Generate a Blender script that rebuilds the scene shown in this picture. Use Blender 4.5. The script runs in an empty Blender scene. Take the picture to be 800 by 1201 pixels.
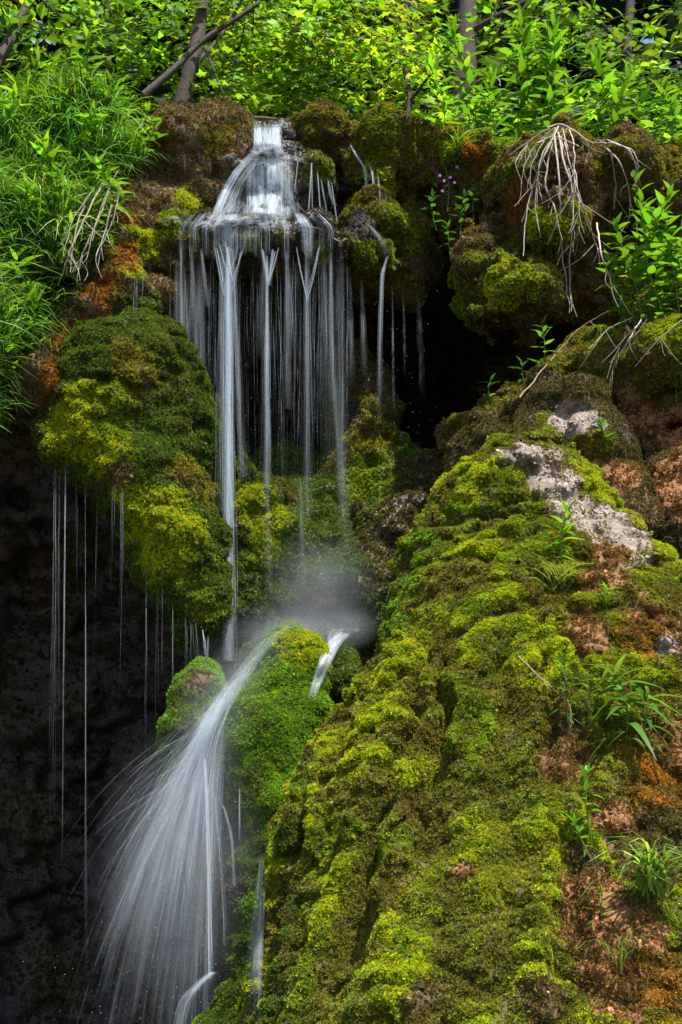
import bpy, math, random, os
import numpy as np
from mathutils import Vector, Matrix
rng = np.random.default_rng(7)
random.seed(7)
sc = bpy.context.scene
COL = sc.collection
pi = math.pi
QUICK = ""

# ------------------------------------------------------------------ camera, world, sun, exposure
F = 1604.0
PITCH = math.radians(14)
CAM = np.array([0.0, 0.0, 1.6])
fw = np.array([0, math.cos(PITCH), math.sin(PITCH)])
upv = np.array([0, -math.sin(PITCH), math.cos(PITCH)])
cd = bpy.data.cameras.new('camera')
cd.sensor_fit = 'HORIZONTAL'; cd.sensor_width = 24; cd.lens = 24 * F / 800
cd.clip_start = 0.05; cd.clip_end = 3000
cam = bpy.data.objects.new('camera', cd); COL.objects.link(cam)
cam.location = CAM; cam.rotation_euler = (pi / 2 + PITCH, 0, 0)
sc.camera = cam

SUN_EL, SUN_AZ = math.radians(66), math.radians(38)     # azimuth measured from straight behind the camera towards the viewer's right
sdir = Vector((math.sin(SUN_AZ) * math.cos(SUN_EL), -math.cos(SUN_AZ) * math.cos(SUN_EL), math.sin(SUN_EL)))   # towards the sun
w = bpy.data.worlds.new('World'); sc.world = w; w.use_nodes = True
wn = w.node_tree.nodes; wl = w.node_tree.links
sky = wn.new('ShaderNodeTexSky'); sky.sky_type = 'NISHITA'; sky.sun_disc = False
sky.sun_elevation = SUN_EL; sky.sun_rotation = math.atan2(sdir.x, sdir.y)
sky.air_density = 1.0; sky.dust_density = 1.5
wl.new(sky.outputs[0], wn['Background'].inputs[0]); wn['Background'].inputs[1].default_value = 0.115
sd = bpy.data.lights.new('sun', 'SUN'); sd.energy = 4.8; sd.angle = math.radians(0.5); sd.color = (1, 0.95, 0.86)
sun = bpy.data.objects.new('sun', sd); COL.objects.link(sun)
sun.rotation_euler = sdir.to_track_quat('Z', 'Y').to_euler(); sun.location = (6, -8, 25)
sc.view_settings.view_transform = 'Standard'; sc.view_settings.look = 'None'
sc.view_settings.exposure = 1.05; sc.view_settings.gamma = 1
sc.cycles.transparent_max_bounces = 24; sc.cycles.max_bounces = 6; sc.cycles.diffuse_bounces = 3
sc.cycles.use_denoising = True
sc.cycles.caustics_reflective = False; sc.cycles.caustics_refractive = False

# ------------------------------------------------------------------ helpers
def W(px, py, Y):
    """the world point at distance Y ahead that the given place of the photograph looks at"""
    d = fw + (px - 400) / F * np.array([1., 0, 0]) + (600.5 - py) / F * upv
    return CAM + d * (Y / d[1])

def proj(P):
    q = np.asarray(P) - CAM
    z = q @ fw
    return 400 + F * q[..., 0] / z, 600.5 - F * (q @ upv) / z, z

def _h(ix, iy, iz, seed):
    with np.errstate(over='ignore'):
        h = (ix.astype(np.uint32) * np.uint32(374761393) + iy.astype(np.uint32) * np.uint32(668265263)
             + iz.astype(np.uint32) * np.uint32(2147483647 - 1000) + np.uint32((seed * 974634777) & 0xffffffff))
        h = (h ^ (h >> np.uint32(13))) * np.uint32(1274126177)
        h = (h ^ (h >> np.uint32(15))) * np.uint32(2246822519)
        return h ^ (h >> np.uint32(16))

_g = np.random.default_rng(3).normal(size=(256, 3)); _g /= np.linalg.norm(_g, axis=1)[:, None]
_g = _g.astype(np.float32)
def noise(P, scale=1.0, seed=0):
    P = np.asarray(P, np.float64) * np.asarray(scale)
    i = np.floor(P).astype(np.int64); f = (P - i).astype(np.float32)
    u = f * f * f * (f * (f * 6 - 15) + 10)
    out = np.zeros(len(P), np.float32)
    for a in (0, 1):
        for b in (0, 1):
            for c in (0, 1):
                g = _g[_h(i[:, 0] + a, i[:, 1] + b, i[:, 2] + c, seed) & np.uint32(255)]
                d = g[:, 0] * (f[:, 0] - a) + g[:, 1] * (f[:, 1] - b) + g[:, 2] * (f[:, 2] - c)
                out += d * (u[:, 0] if a else 1 - u[:, 0]) * (u[:, 1] if b else 1 - u[:, 1]) * (u[:, 2] if c else 1 - u[:, 2])
    return out * 1.6

def fbm(P, scale=1.0, oct=4, seed=0, gain=0.5):
    s = np.zeros(len(P), np.float32); a = 1.0; sc_ = np.asarray(scale, float)
    for o in range(oct):
        s += a * noise(P, sc_, seed + 17 * o); a *= gain; sc_ = sc_ * 2.03
    return s

def worley(P, scale=1.0, seed=0):
    P = np.asarray(P, np.float64) * np.asarray(scale)
    i = np.floor(P).astype(np.int64); f = (P - i).astype(np.float32)
    best = np.full(len(P), 9, np.float32)
    for a in (-1, 0, 1):
        for b in (-1, 0, 1):
            for c in (-1, 0, 1):
                h = _h(i[:, 0] + a, i[:, 1] + b, i[:, 2] + c, seed)
                dx = a + (h & np.uint32(1023)).astype(np.float32) / 1023 - f[:, 0]
                dy = b + ((h >> np.uint32(10)) & np.uint32(1023)).astype(np.float32) / 1023 - f[:, 1]
                dz = c + ((h >> np.uint32(20)) & np.uint32(1023)).astype(np.float32) / 1023 - f[:, 2]
                best = np.minimum(best, dx * dx + dy * dy + dz * dz)
    return np.sqrt(best)

def sstep(a, b, x):
    t = np.clip((x - a) / (b - a), 0, 1); return t * t * (3 - 2 * t)

def to_mesh(name, V, faces, mat=None, smooth=True, uv=None):
    """faces: list of (n, k) int arrays"""
    me = bpy.data.meshes.new(name)
    V = np.asarray(V, np.float32)
    faces = [np.asarray(f, np.int32) for f in faces if len(f)]
    me.vertices.add(len(V)); me.vertices.foreach_set('co', V.ravel())
    loops = np.concatenate([f.ravel() for f in faces]) if faces else np.zeros(0, np.int32)
    sizes = np.concatenate([np.full(len(f), f.shape[1], np.int32) for f in faces]) if faces else np.zeros(0, np.int32)
    me.loops.add(len(loops)); me.loops.foreach_set('vertex_index', loops)
    me.polygons.add(len(sizes))
    me.polygons.foreach_set('loop_start', np.concatenate([[0], np.cumsum(sizes)[:-1]]).astype(np.int32) if len(sizes) else [])
    me.update(calc_edges=True)
    if len(sizes): me.polygons.foreach_set('use_smooth', np.full(len(sizes), smooth))
    if mat: me.materials.append(mat)
    return me

def link(name, data, parent=None, loc=(0, 0, 0)):
    o = bpy.data.objects.new(name, data); COL.objects.link(o)
    o.location = loc
    if parent: o.parent = parent
    return o

def tag(o, label=None, cat=None, group=None, kind=None):
    if label: o['label'] = label
    if cat: o['category'] = cat
    if group: o['group'] = group
    if kind: o['kind'] = kind
    return o

class MB:
    def __init__(s): s.V = []; s.Q = []; s.T = []; s.n = 0; s.A = []; s.F = []
    def add(s, V, Q=None, T=None, a=0.0, f=None):
        V = np.asarray(V, float)
        s.V.append(V)
        if Q is not None and len(Q): s.Q.append(np.asarray(Q) + s.n)
        if T is not None and len(T): s.T.append(np.asarray(T) + s.n)
        s.A.append(np.broadcast_to(np.asarray(a, float), (len(V),)))
        s.F.append(np.zeros((len(V), 3)) if f is None else np.asarray(f, float))
        s.n += len(V)
    def tube(s, pts, rad, sides=6, a=0.0, cap=True):
        P = np.asarray(pts, float); n = len(P)
        rad = np.broadcast_to(np.asarray(rad, float), (n,))
        T = np.gradient(P, axis=0); T /= np.linalg.norm(T, axis=1)[:, None] + 1e-9
        ref = np.array([0.0, -1, 0.05]) if abs(T[:, 1]).mean() < 0.8 else np.array([1.0, 0, 0.1])
        A = np.cross(T, ref); A /= np.linalg.norm(A, axis=1)[:, None] + 1e-9
        B = np.cross(T, A)
        th = np.arange(sides) * 2 * pi / sides
        V = P[:, None] + rad[:, None, None] * (np.cos(th)[None, :, None] * A[:, None] + np.sin(th)[None, :, None] * B[:, None])
        i = np.arange(n - 1)[:, None]; j = np.arange(sides)[None]
        q = np.stack([i * sides + j, i * sides + (j + 1) % sides, (i + 1) * sides + (j + 1) % sides, (i + 1) * sides + j], -1).reshape(-1, 4)
        av = np.repeat(np.broadcast_to(np.asarray(a, float), (n,)), sides)
        ln = np.concatenate([[0], np.cumsum(np.linalg.norm(np.diff(P, axis=0), axis=1))])
        fl = np.stack([np.full(n, rng.uniform(0, 900)), ln / 0.35, np.zeros(n)], 1)
        s.add(V.reshape(-1, 3), q, None, av, np.repeat(fl, sides, 0))
    def grid(s, P, amt, wide=0.012, long=0.6):
        """a sheet of water: P[i, j] places, i across the flow, j along it"""
        m, n = P.shape[:2]; k = rng.uniform(0, 900)
        across = np.concatenate([[0], np.cumsum(np.linalg.norm(np.diff(P[:, n // 2], axis=0), axis=1))])[:, None] + np.zeros((1, n))
        d = np.linalg.norm(np.diff(P, axis=1), axis=2); along = np.concatenate([np.zeros((m, 1)), np.cumsum(d, 1)], 1).mean(0)[None] + np.zeros((m, 1))
        i = np.arange(m - 1)[:, None] * n + np.arange(n - 1)[None]
        q = np.stack([i, i + n, i + n + 1, i + 1], -1).reshape(-1, 4)
        s.add(P.reshape(-1, 3), q, None, np.broadcast_to(amt, (m, n)).reshape(-1), np.stack([k + across / wide, along / long, np.zeros((m, n))], -1).reshape(-1, 3))
    def soft(s, path, width, amt, arms=3, wide=0.010):
        """a soft strand: a few ribbons through one line, thinning to nothing at their edges"""
        P = np.asarray(path, float); n = len(P); u = np.linspace(-1, 1, 7); t = np.linspace(0, 1, n)
        width = np.broadcast_to(np.asarray(width, float), (n,)); amt = np.broadcast_to(np.asarray(amt, float), (n,))
        a0 = rng.uniform(-.3, .3)
        for k in range(arms):
            a = a0 + k * pi / arms; d = np.array([math.cos(a), math.sin(a), 0])
            G = P[None] + u[:, None, None] * width[None, :, None] * d
            s.grid(G, ((1 - u * u) ** 1.5)[:, None] * amt[None], wide)
    def mesh(s, name, mat, origin=(0, 0, 0), smooth=True):
        V = np.concatenate(s.V) - np.asarray(origin)
        fs = []
        if s.Q: fs.append(np.concatenate(s.Q))
        if s.T: fs.append(np.concatenate(s.T))
        me = to_mesh(name, V, fs, mat, smooth)
        at = me.attributes.new('amount', 'FLOAT', 'POINT'); at.data.foreach_set('value', np.concatenate(s.A).astype(np.float32))
        at = me.attributes.new('flow', 'FLOAT_VECTOR', 'POINT'); at.data.foreach_set('vector', np.concatenate(s.F).astype(np.float32).ravel())
        return me

def spline(pts, n=24):
    """Catmull-Rom through pts"""
    P = np.asarray(pts, float)
    P = np.concatenate([[2 * P[0] - P[1]], P, [2 * P[-1] - P[-2]]])
    k = len(P) - 3
    t = np.linspace(0, k - 1e-6, n); i = t.astype(int); f = (t - i)[:, None]
    a, b, c, d = P[i], P[i + 1], P[i + 2], P[i + 3]
    return 0.5 * (2 * b + (c - a) * f + (2 * a - 5 * b + 4 * c - d) * f ** 2 + (3 * b - a - 3 * c + d) * f ** 3)

# ------------------------------------------------------------------ materials
def mat(name):
    m = bpy.data.materials.new(name); m.use_nodes = True
    n = m.node_tree.nodes; l = m.node_tree.links
    return m, n, l, n['Principled BSDF'], n['Material Output']

def rock_material(name, rough=0.75, bump=0.5, spec=0.3):
    m, n, l, p, o = mat(name)
    at = n.new('ShaderNodeAttribute'); at.attribute_name = 'base'
    tc = n.new('ShaderNodeNewGeometry')
    n1 = n.new('ShaderNodeTexNoise'); n1.inputs['Scale'].default_value = 14; n1.inputs['Detail'].default_value = 9; n1.inputs['Roughness'].default_value = 0.72
    n2 = n.new('ShaderNodeTexVoronoi'); n2.inputs['Scale'].default_value = 38
    l.new(tc.outputs['Position'], n1.inputs['Vector']); l.new(tc.outputs['Position'], n2.inputs['Vector'])
    mr = n.new('ShaderNodeMapRange'); mr.inputs[1].default_value = 0.25; mr.inputs[2].default_value = 0.75; mr.inputs[3].default_value = 0.35; mr.inputs[4].default_value = 1.75
    l.new(n1.outputs[0], mr.inputs[0])
    mx = n.new('ShaderNodeMix'); mx.data_type = 'RGBA'; mx.blend_type = 'MULTIPLY'; mx.inputs[0].default_value = 1
    l.new(at.outputs['Color'], mx.inputs[6]); l.new(mr.outputs[0], mx.inputs[7])
    l.new(mx.outputs[2], p.inputs['Base Color'])
    ad = n.new('ShaderNodeMath'); ad.operation = 'MULTIPLY_ADD'; ad.inputs[1].default_value = 0.35
    l.new(n2.outputs['Distance'], ad.inputs[0]); l.new(n1.outputs[0], ad.inputs[2])
    b = n.new('ShaderNodeBump'); b.inputs['Strength'].default_value = bump; b.inputs['Distance'].default_value = 0.03
    l.new(ad.outputs[0], b.inputs['Height']); l.new(b.outputs[0], p.inputs['Normal'])
    p.inputs['Roughness'].default_value = rough; p.inputs['Specular IOR Level'].default_value = spec
    return m

def leaf_material(name, source, trans=0.5, rough=0.45, spec=0.35, col=None):
    """source: 'inst' (attribute tint of each copy), 'obj' (the object's own colour) or 'flat'"""
    m, n, l, p, o = mat(name)
    if source == 'inst':
        c = n.new('ShaderNodeAttribute'); c.attribute_type = 'INSTANCER'; c.attribute_name = 'tint'; out = c.outputs['Color']
    elif source == 'obj':
        c = n.new('ShaderNodeObjectInfo'); out = c.outputs['Color']
    else:
        c = n.new('ShaderNodeRGB'); c.outputs[0].default_value = (*col, 1); out = c.outputs[0]
    l.new(out, p.inputs['Base Color']); p.inputs['Roughness'].default_value = rough; p.inputs['Specular IOR Level'].default_value = spec
    if trans > 0:
        t = n.new('ShaderNodeBsdfTranslucent')
        g = n.new('ShaderNodeMix'); g.data_type = 'RGBA'; g.blend_type = 'MULTIPLY'; g.inputs[0].default_value = 1
        g.inputs[7].default_value = (1.5, 1.35, 0.6, 1)
        l.new(out, g.inputs[6]); l.new(g.outputs[2], t.inputs[0])
        mx = n.new('ShaderNodeMixShader'); mx.inputs[0].default_value = trans
        l.new(p.outputs[0], mx.inputs[1]); l.new(t.outputs[0], mx.inputs[2]); l.new(mx.outputs[0], o.inputs[0])
    return m

def plain_material(name, col, rough=0.7, var=0.4, scale=20):
    m, n, l, p, o = mat(name)
    tc = n.new('ShaderNodeNewGeometry')
    n1 = n.new('ShaderNodeTexNoise'); n1.inputs['Scale'].default_value = scale; n1.inputs['Detail'].default_value = 6
    l.new(tc.outputs['Position'], n1.inputs['Vector'])
    r = n.new('ShaderNodeValToRGB')
    r.color_ramp.elements[0].position = 0.3; r.color_ramp.elements[1].position = 0.7
    r.color_ramp.elements[0].color = (*[c * (1 - var) for c in col], 1); r.color_ramp.elements[1].color = (*[min(1, c * (1 + var)) for c in col], 1)
    l.new(n1.outputs[0], r.inputs[0]); l.new(r.outputs[0], p.inputs['Base Color'])
    b = n.new('ShaderNodeBump'); b.inputs['Strength'].default_value = 0.6; b.inputs['Distance'].default_value = 0.01
    l.new(n1.outputs[0], b.inputs['Height']); l.new(b.outputs[0], p.inputs['Normal'])
    p.inputs['Roughness'].default_value = rough
    return m

def water_material(name):
    """falling water: bright thin threads, partly see-through; the attribute 'amount' is how much water a thread carries"""
    m, n, l, p, o = mat(name)
    at = n.new('ShaderNodeAttribute'); at.attribute_name = 'amount'
    p.inputs['Base Color'].default_value = (0.82, 0.91, 1.0, 1); p.inputs['Roughness'].default_value = 0.35
    tl = n.new('ShaderNodeBsdfTranslucent'); tl.inputs[0].default_value = (0.82, 0.91, 1.0, 1)
    m1 = n.new('ShaderNodeMixShader'); m1.inputs[0].default_value = 0.5
    l.new(p.outputs[0], m1.inputs[1]); l.new(tl.outputs[0], m1.inputs[2])
    tr = n.new('ShaderNodeBsdfTransparent')
    fa = n.new('ShaderNodeAttribute'); fa.attribute_name = 'flow'
    nz = n.new('ShaderNodeTexNoise'); nz.inputs['Scale'].default_value = 1.0; nz.inputs['Detail'].default_value = 4; nz.inputs['Roughness'].default_value = 0.6
    l.new(fa.outputs['Vector'], nz.inputs['Vector'])
    mr = n.new('ShaderNodeMapRange'); mr.inputs[1].default_value = 0.38; mr.inputs[2].default_value = 0.72; mr.inputs[3].default_value = 0.05; mr.inputs[4].default_value = 1.5
    l.new(nz.outputs[0], mr.inputs[0])
    mu = n.new('ShaderNodeMath'); mu.operation = 'MULTIPLY'; mu.use_clamp = True
    l.new(at.outputs['Fac'], mu.inputs[0]); l.new(mr.outputs[0], mu.inputs[1])
    m2 = n.new('ShaderNodeMixShader')
    l.new(mu.outputs[0], m2.inputs[0]); l.new(tr.outputs[0], m2.inputs[1]); l.new(m1.outputs[0], m2.inputs[2])
    l.new(m2.outputs[0], o.inputs[0])
    return m

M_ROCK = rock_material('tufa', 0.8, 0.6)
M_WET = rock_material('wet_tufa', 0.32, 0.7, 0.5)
M_MOSS = leaf_material('moss', 'inst', 0.3, 0.6, 0.25)
M_LEAFI = leaf_material('crown_leaf', 'inst', 0.62, 0.5, 0.18)
M_LEAF = leaf_material('leaf', 'obj', 0.5, 0.45, 0.25)
M_GRASS = leaf_material('grass_blade', 'inst', 0.45, 0.5, 0.3)
M_STEM = leaf_material('stem', 'flat', 0.0, 0.5, 0.3, (0.09, 0.13, 0.03))
M_BARK = plain_material('bark', (0.045, 0.034, 0.024), 0.85, 0.5, 25)
M_ROOT = plain_material('root', (0.33, 0.28, 0.225), 0.8, 0.3, 30)
M_TWIG = plain_material('dry_twig', (0.26, 0.17, 0.10), 0.8, 0.35, 40)
M_WATER = water_material('falling_water')

# ------------------------------------------------------------------ rock bodies: solid distance fields turned into meshes
class Ell:
    def __init__(s, px, py, Y, wx, hy, dm, rot=0):
        k = Y / F / math.cos(PITCH) ** 0
        s.c = W(px, py, Y); s.r = np.array([wx * k, dm, hy * k * 1.0]); s.rot = math.radians(rot)
    def __call__(s, P):
        q = P - s.c.astype(np.float32)
        if s.rot:
            c, sn = math.cos(s.rot), math.sin(s.rot)
            q = np.stack([c * q[..., 0] - sn * q[..., 2], q[..., 1], sn * q[..., 0] + c * q[..., 2]], -1)
        a = q / s.r.astype(np.float32)
        k0 = np.sqrt((a * a).sum(-1)) + 1e-6; b = a / s.r.astype(np.float32)
        return k0 * (k0 - 1) / (np.sqrt((b * b).sum(-1)) + 1e-6)

class Cone:
    """a round-ended cone between two places of given radius (in pixels of the photograph at their distance)"""
    def __init__(s, a, ra, b, rb, flat=1.0):
        s.a, s.b = W(*a), W(*b); s.ra, s.rb = ra * a[2] / F, rb * b[2] / F
    def __call__(s, P):
        ab = s.b - s.a
        q = P - s.a.astype(np.float32)
        t = np.clip((q @ ab.astype(np.float32)) / (ab @ ab), 0, 1)
        return np.sqrt(((q - t[..., None] * ab.astype(np.float32)) ** 2).sum(-1)) - (s.ra + (s.rb - s.ra) * t)

def smin(a, b, k):
    h = np.clip(0.5 + 0.5 * (b - a) / k, 0, 1)
    return b + (a - b) * h - k * h * (1 - h)

def surface_nets(D, o, h):
    S = D < 0
    c = sum(S[a:D.shape[0] - 1 + a, b:D.shape[1] - 1 + b, d:D.shape[2] - 1 + d].astype(np.int8) for a in (0, 1) for b in (0, 1) for d in (0, 1))
    mixed = (c > 0) & (c < 8)
    idx = np.full(mixed.shape, -1, np.int32); ci = np.argwhere(mixed); idx[mixed] = np.arange(len(ci))
    acc = np.zeros((len(ci), 3)); cnt = np.zeros(len(ci))
    corners = [(a, b, d) for a in (0, 1) for b in (0, 1) for d in (0, 1)]
    for c0 in corners:
        for ax in range(3):
            if c0[ax]: continue
            c1 = list(c0); c1[ax] = 1
            d0 = D[ci[:, 0] + c0[0], ci[:, 1] + c0[1], ci[:, 2] + c0[2]]
            d1 = D[ci[:, 0] + c1[0], ci[:, 1] + c1[1], ci[:, 2] + c1[2]]
            m = (d0 < 0) != (d1 < 0)
            t = np.where(m, d0 / np.where(m, d0 - d1, 1), 0)
            p = np.tile(np.array(c0, float), (len(ci), 1)); p[:, ax] += t
            acc += p * m[:, None]; cnt += m
    V = (ci + acc / cnt[:, None]) * h + o
    Q = []
    for ax in range(3):
        b, c_ = (ax + 1) % 3, (ax + 2) % 3
        lo = [slice(1, -1)] * 3; hi = [slice(1, -1)] * 3
        lo[ax] = slice(0, -1); hi[ax] = slice(1, None)
        s0, s1 = S[tuple(lo)], S[tuple(hi)]
        e = np.argwhere(s0 != s1); ins = s0[s0 != s1]
        off = np.array([1, 1, 1]); off[ax] = 0
        e = e + off
        def cell(db, dc):
            q = e.copy(); q[:, b] += db; q[:, c_] += dc
            return idx[q[:, 0], q[:, 1], q[:, 2]]
        q = np.stack([cell(-1, -1), cell(0, -1), cell(0, 0), cell(-1, 0)], 1)
        q[~ins] = q[~ins][:, ::-1]
        Q.append(q)
    return V, np.concatenate(Q)

BODIES = []
class Body: pass

def body(name, prims, box, res, k=0.18, bumps=None, carve=(), base=None, label=None, cat=None, kind=None, material=None, kc=0.25):
    """box: (x0,x1,y0,y1,z0,z1) metres; bumps(P) how far the surface is pushed out"""
    x0, x1, y0, y1, z0, z1 = box
    ax = [np.arange(a, b, res, dtype=np.float32) for a, b in ((x0, x1), (y0, y1), (z0, z1))]
    G = np.stack(np.meshgrid(*ax, indexing='ij'), -1)
    D = None
    for p in prims:
        d = p(G); D = d if D is None else smin(D, d, k)
    for p in carve: D = -smin(-D, p(G), kc)
    if bumps is not None:
        near = np.abs(D) < 0.45
        D[near] -= bumps(G[near].astype(np.float64))
    D = D.astype(np.float64)
    for s in range(3):
        sl = [slice(None)] * 3
        for e in (0, -1):
            sl[s] = e; D[tuple(sl)] = np.maximum(D[tuple(sl)], 0.05)
    V, Q = surface_nets(D, np.array([x0, y0, z0]), res)
    b = Body(); b.name = name; b.V = V; b.Q = Q
    d1 = V[Q[:, 2]] - V[Q[:, 0]]; d2 = V[Q[:, 3]] - V[Q[:, 1]]
    fn = np.cross(d1, d2); N = np.zeros_like(V)
    for c in range(4): np.add.at(N, Q[:, c], fn)
    b.N = N / (np.linalg.norm(N, axis=1)[:, None] + 1e-12)
    b.area = np.linalg.norm(fn, axis=1) / 2
    b.pxy = proj(V)
    b.org = np.array([V[:, 0].mean(), V[:, 1].mean(), V[:, 2].min()])
    me = to_mesh(name, V - b.org, [Q], material or M_ROCK)
    b.me = me; b.o = tag(link(name, me, None, b.org), label, cat, None, kind)
    BODIES.append(b)
    return b

def hit(px, py, bodies=None, r=7):
    """the point of the rocks that shows at this place of the photograph"""
    best = None
    for b in bodies or BODIES:
        x, y, z = b.pxy
        m = ((x - px) ** 2 + (y - py) ** 2 < r * r) & ((b.N * (CAM - b.V)).sum(1) > 0)
        if m.any():
            i = np.where(m)[0][np.argmin(z[m])]
            if best is None or z[i] < best[2]: best = (b.V[i], b.N[i], z[i], b)
    if best is None and r < 900: return hit(px, py, bodies, r * 2)
    return best

# kinds of ground: name -> (surface colour, moss share, moss colour)
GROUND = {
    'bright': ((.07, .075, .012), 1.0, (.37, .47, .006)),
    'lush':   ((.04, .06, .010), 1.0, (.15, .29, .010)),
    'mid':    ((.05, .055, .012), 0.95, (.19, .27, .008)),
    'deep':   ((.03, .038, .010), 0.95, (.085, .14, .012)),  # deep green moss; at the foot of the mounds also painted shade
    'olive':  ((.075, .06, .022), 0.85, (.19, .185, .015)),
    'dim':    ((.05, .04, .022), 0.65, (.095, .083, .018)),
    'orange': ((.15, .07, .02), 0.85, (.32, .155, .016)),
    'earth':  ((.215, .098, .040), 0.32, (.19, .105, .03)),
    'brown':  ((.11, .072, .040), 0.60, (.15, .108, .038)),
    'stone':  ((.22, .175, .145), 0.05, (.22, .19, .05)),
    'wet':    ((.026, .022, .019), 0.25, (.06, .058, .016)),  # wet rock; in the small mound's recess also painted shade
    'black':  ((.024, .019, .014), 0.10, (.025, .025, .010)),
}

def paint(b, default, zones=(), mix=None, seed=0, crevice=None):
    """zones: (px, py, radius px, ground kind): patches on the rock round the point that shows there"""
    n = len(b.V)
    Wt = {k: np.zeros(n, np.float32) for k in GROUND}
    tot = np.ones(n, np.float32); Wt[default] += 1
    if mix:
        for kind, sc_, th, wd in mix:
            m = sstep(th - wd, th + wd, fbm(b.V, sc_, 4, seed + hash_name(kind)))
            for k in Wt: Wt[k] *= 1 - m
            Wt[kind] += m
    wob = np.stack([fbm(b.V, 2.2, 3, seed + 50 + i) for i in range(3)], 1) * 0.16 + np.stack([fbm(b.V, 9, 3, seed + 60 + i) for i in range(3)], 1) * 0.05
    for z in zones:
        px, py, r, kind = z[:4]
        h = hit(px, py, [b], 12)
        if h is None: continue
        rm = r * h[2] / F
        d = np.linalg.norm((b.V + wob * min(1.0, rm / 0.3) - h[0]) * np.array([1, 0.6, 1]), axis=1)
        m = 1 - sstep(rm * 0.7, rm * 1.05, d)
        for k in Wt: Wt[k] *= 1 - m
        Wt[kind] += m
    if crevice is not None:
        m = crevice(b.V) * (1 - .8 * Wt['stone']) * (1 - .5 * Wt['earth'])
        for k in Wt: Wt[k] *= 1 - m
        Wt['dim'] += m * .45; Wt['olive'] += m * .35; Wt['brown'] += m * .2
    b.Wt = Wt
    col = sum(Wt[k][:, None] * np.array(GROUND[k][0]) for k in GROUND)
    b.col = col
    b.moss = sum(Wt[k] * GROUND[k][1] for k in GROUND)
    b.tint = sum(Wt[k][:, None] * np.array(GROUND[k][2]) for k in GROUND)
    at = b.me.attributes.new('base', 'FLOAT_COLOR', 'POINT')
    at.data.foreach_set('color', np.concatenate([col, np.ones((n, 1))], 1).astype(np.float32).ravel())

def hash_name(s): return sum(ord(c) * (i + 3) for i, c in enumerate(s)) % 97

# ------------------------------------------------------------------ scattering of what nobody could count
_groups = {}
def scatter_group(key, sources):
    if key in _groups: return _groups[key]
    g = bpy.data.node_groups.new('scatter_' + key, 'GeometryNodeTree')
    g.interface.new_socket('Geometry', in_out='INPUT', socket_type='NodeSocketGeometry')
    g.interface.new_socket('Geometry', in_out='OUTPUT', socket_type='NodeSocketGeometry')
    N, L = g.nodes, g.links
    gi, go = N.new('NodeGroupInput'), N.new('NodeGroupOutput')
    join = N.new('GeometryNodeJoinGeometry')
    for s in sources[::-1]:
        oi = N.new('GeometryNodeObjectInfo'); oi.inputs['Object'].default_value = s
        ti = N.new('GeometryNodeGeometryToInstance')
        L.new(oi.outputs['Geometry'], ti.inputs[0]); L.new(ti.outputs[0], join.inputs[0])
    ip = N.new('GeometryNodeInstanceOnPoints'); ip.inputs['Pick Instance'].default_value = True
    def named(nm, ty):
        a = N.new('GeometryNodeInputNamedAttribute'); a.data_type = ty; a.inputs['Name'].default_value = nm
        return a.outputs['Attribute']
    L.new(gi.outputs[0], ip.inputs['Points']); L.new(join.outputs[0], ip.inputs['Instance'])
    L.new(named('var', 'INT'), ip.inputs['Instance Index'])
    L.new(named('rot', 'FLOAT_VECTOR'), ip.inputs['Rotation']); L.new(named('size', 'FLOAT'), ip.inputs['Scale'])
    L.new(ip.outputs[0], go.inputs[0])
    _groups[key] = g
    return g

def scatter(name, parent, P, X, Z, size, tint, key, sources, kind='stuff'):
    """copies of the source shapes at P, their Z axis along Z and X axis near X"""
    if len(P) == 0: return None
    org = np.array(parent.location) if parent else np.zeros(3)
    Z = Z / (np.linalg.norm(Z, axis=1)[:, None] + 1e-9)
    X = X - (X * Z).sum(1)[:, None] * Z; X /= np.linalg.norm(X, axis=1)[:, None] + 1e-9
    Yv = np.cross(Z, X)
    # rotation matrix columns X,Y,Z -> XYZ euler
    sy = np.sqrt(X[:, 0] ** 2 + X[:, 1] ** 2)
    rot = np.stack([np.arctan2(Yv[:, 2], Z[:, 2]), np.arctan2(-X[:, 2], sy), np.arctan2(X[:, 1], X[:, 0])], 1)
    me = bpy.data.meshes.new(name); me.vertices.add(len(P)); me.vertices.foreach_set('co', (P - org).astype(np.float32).ravel())
    def put(nm, ty, fld, val):
        a = me.attributes.new(nm, ty, 'POINT'); a.data.foreach_set(fld, np.ascontiguousarray(val).ravel())
    put('rot', 'FLOAT_VECTOR', 'vector', rot.astype(np.float32)); put('size', 'FLOAT', 'value', size.astype(np.float32))
    put('tint', 'FLOAT_VECTOR', 'vector', tint.astype(np.float32))
    put('var', 'INT', 'value', rng.integers(0, len(sources), len(P)).astype(np.int32))
    o = link(name, me, parent)
    md = o.modifiers.new('scatter', 'NODES'); md.node_group = scatter_group(key, sources)
    if kind: o['kind'] = kind
    return o

def source(name, me): return bpy.data.objects.new(name, me)

def moss_tuft(seed, n=9, drape=0.0):
    r = np.random.default_rng(seed); mb = MB()
    for i in range(n):
        a = 2 * pi * (i + r.uniform(-.3, .3)) / n; el = r.uniform(0.15, 1.15)
        d = np.array([math.cos(a) * math.cos(el), math.sin(a) * math.cos(el), math.sin(el)])
        s = np.array([-math.sin(a), math.cos(a), 0]); L = r.uniform(.75, 1.25); wd = r.uniform(.16, .26)
        b = d * 0.1 - np.array([0, 0, 0.25]); m_ = d * 0.55 * L; t = d * L + np.array([0, 0, -0.22])
        mb.add([b, m_ - s * wd, t, m_ + s * wd], [[0, 1, 2, 3]])
    return source('moss_tuft', mb.mesh('moss_tuft', M_MOSS, smooth=False))
TUFTS = [moss_tuft(i) for i in range(4)]

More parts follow.
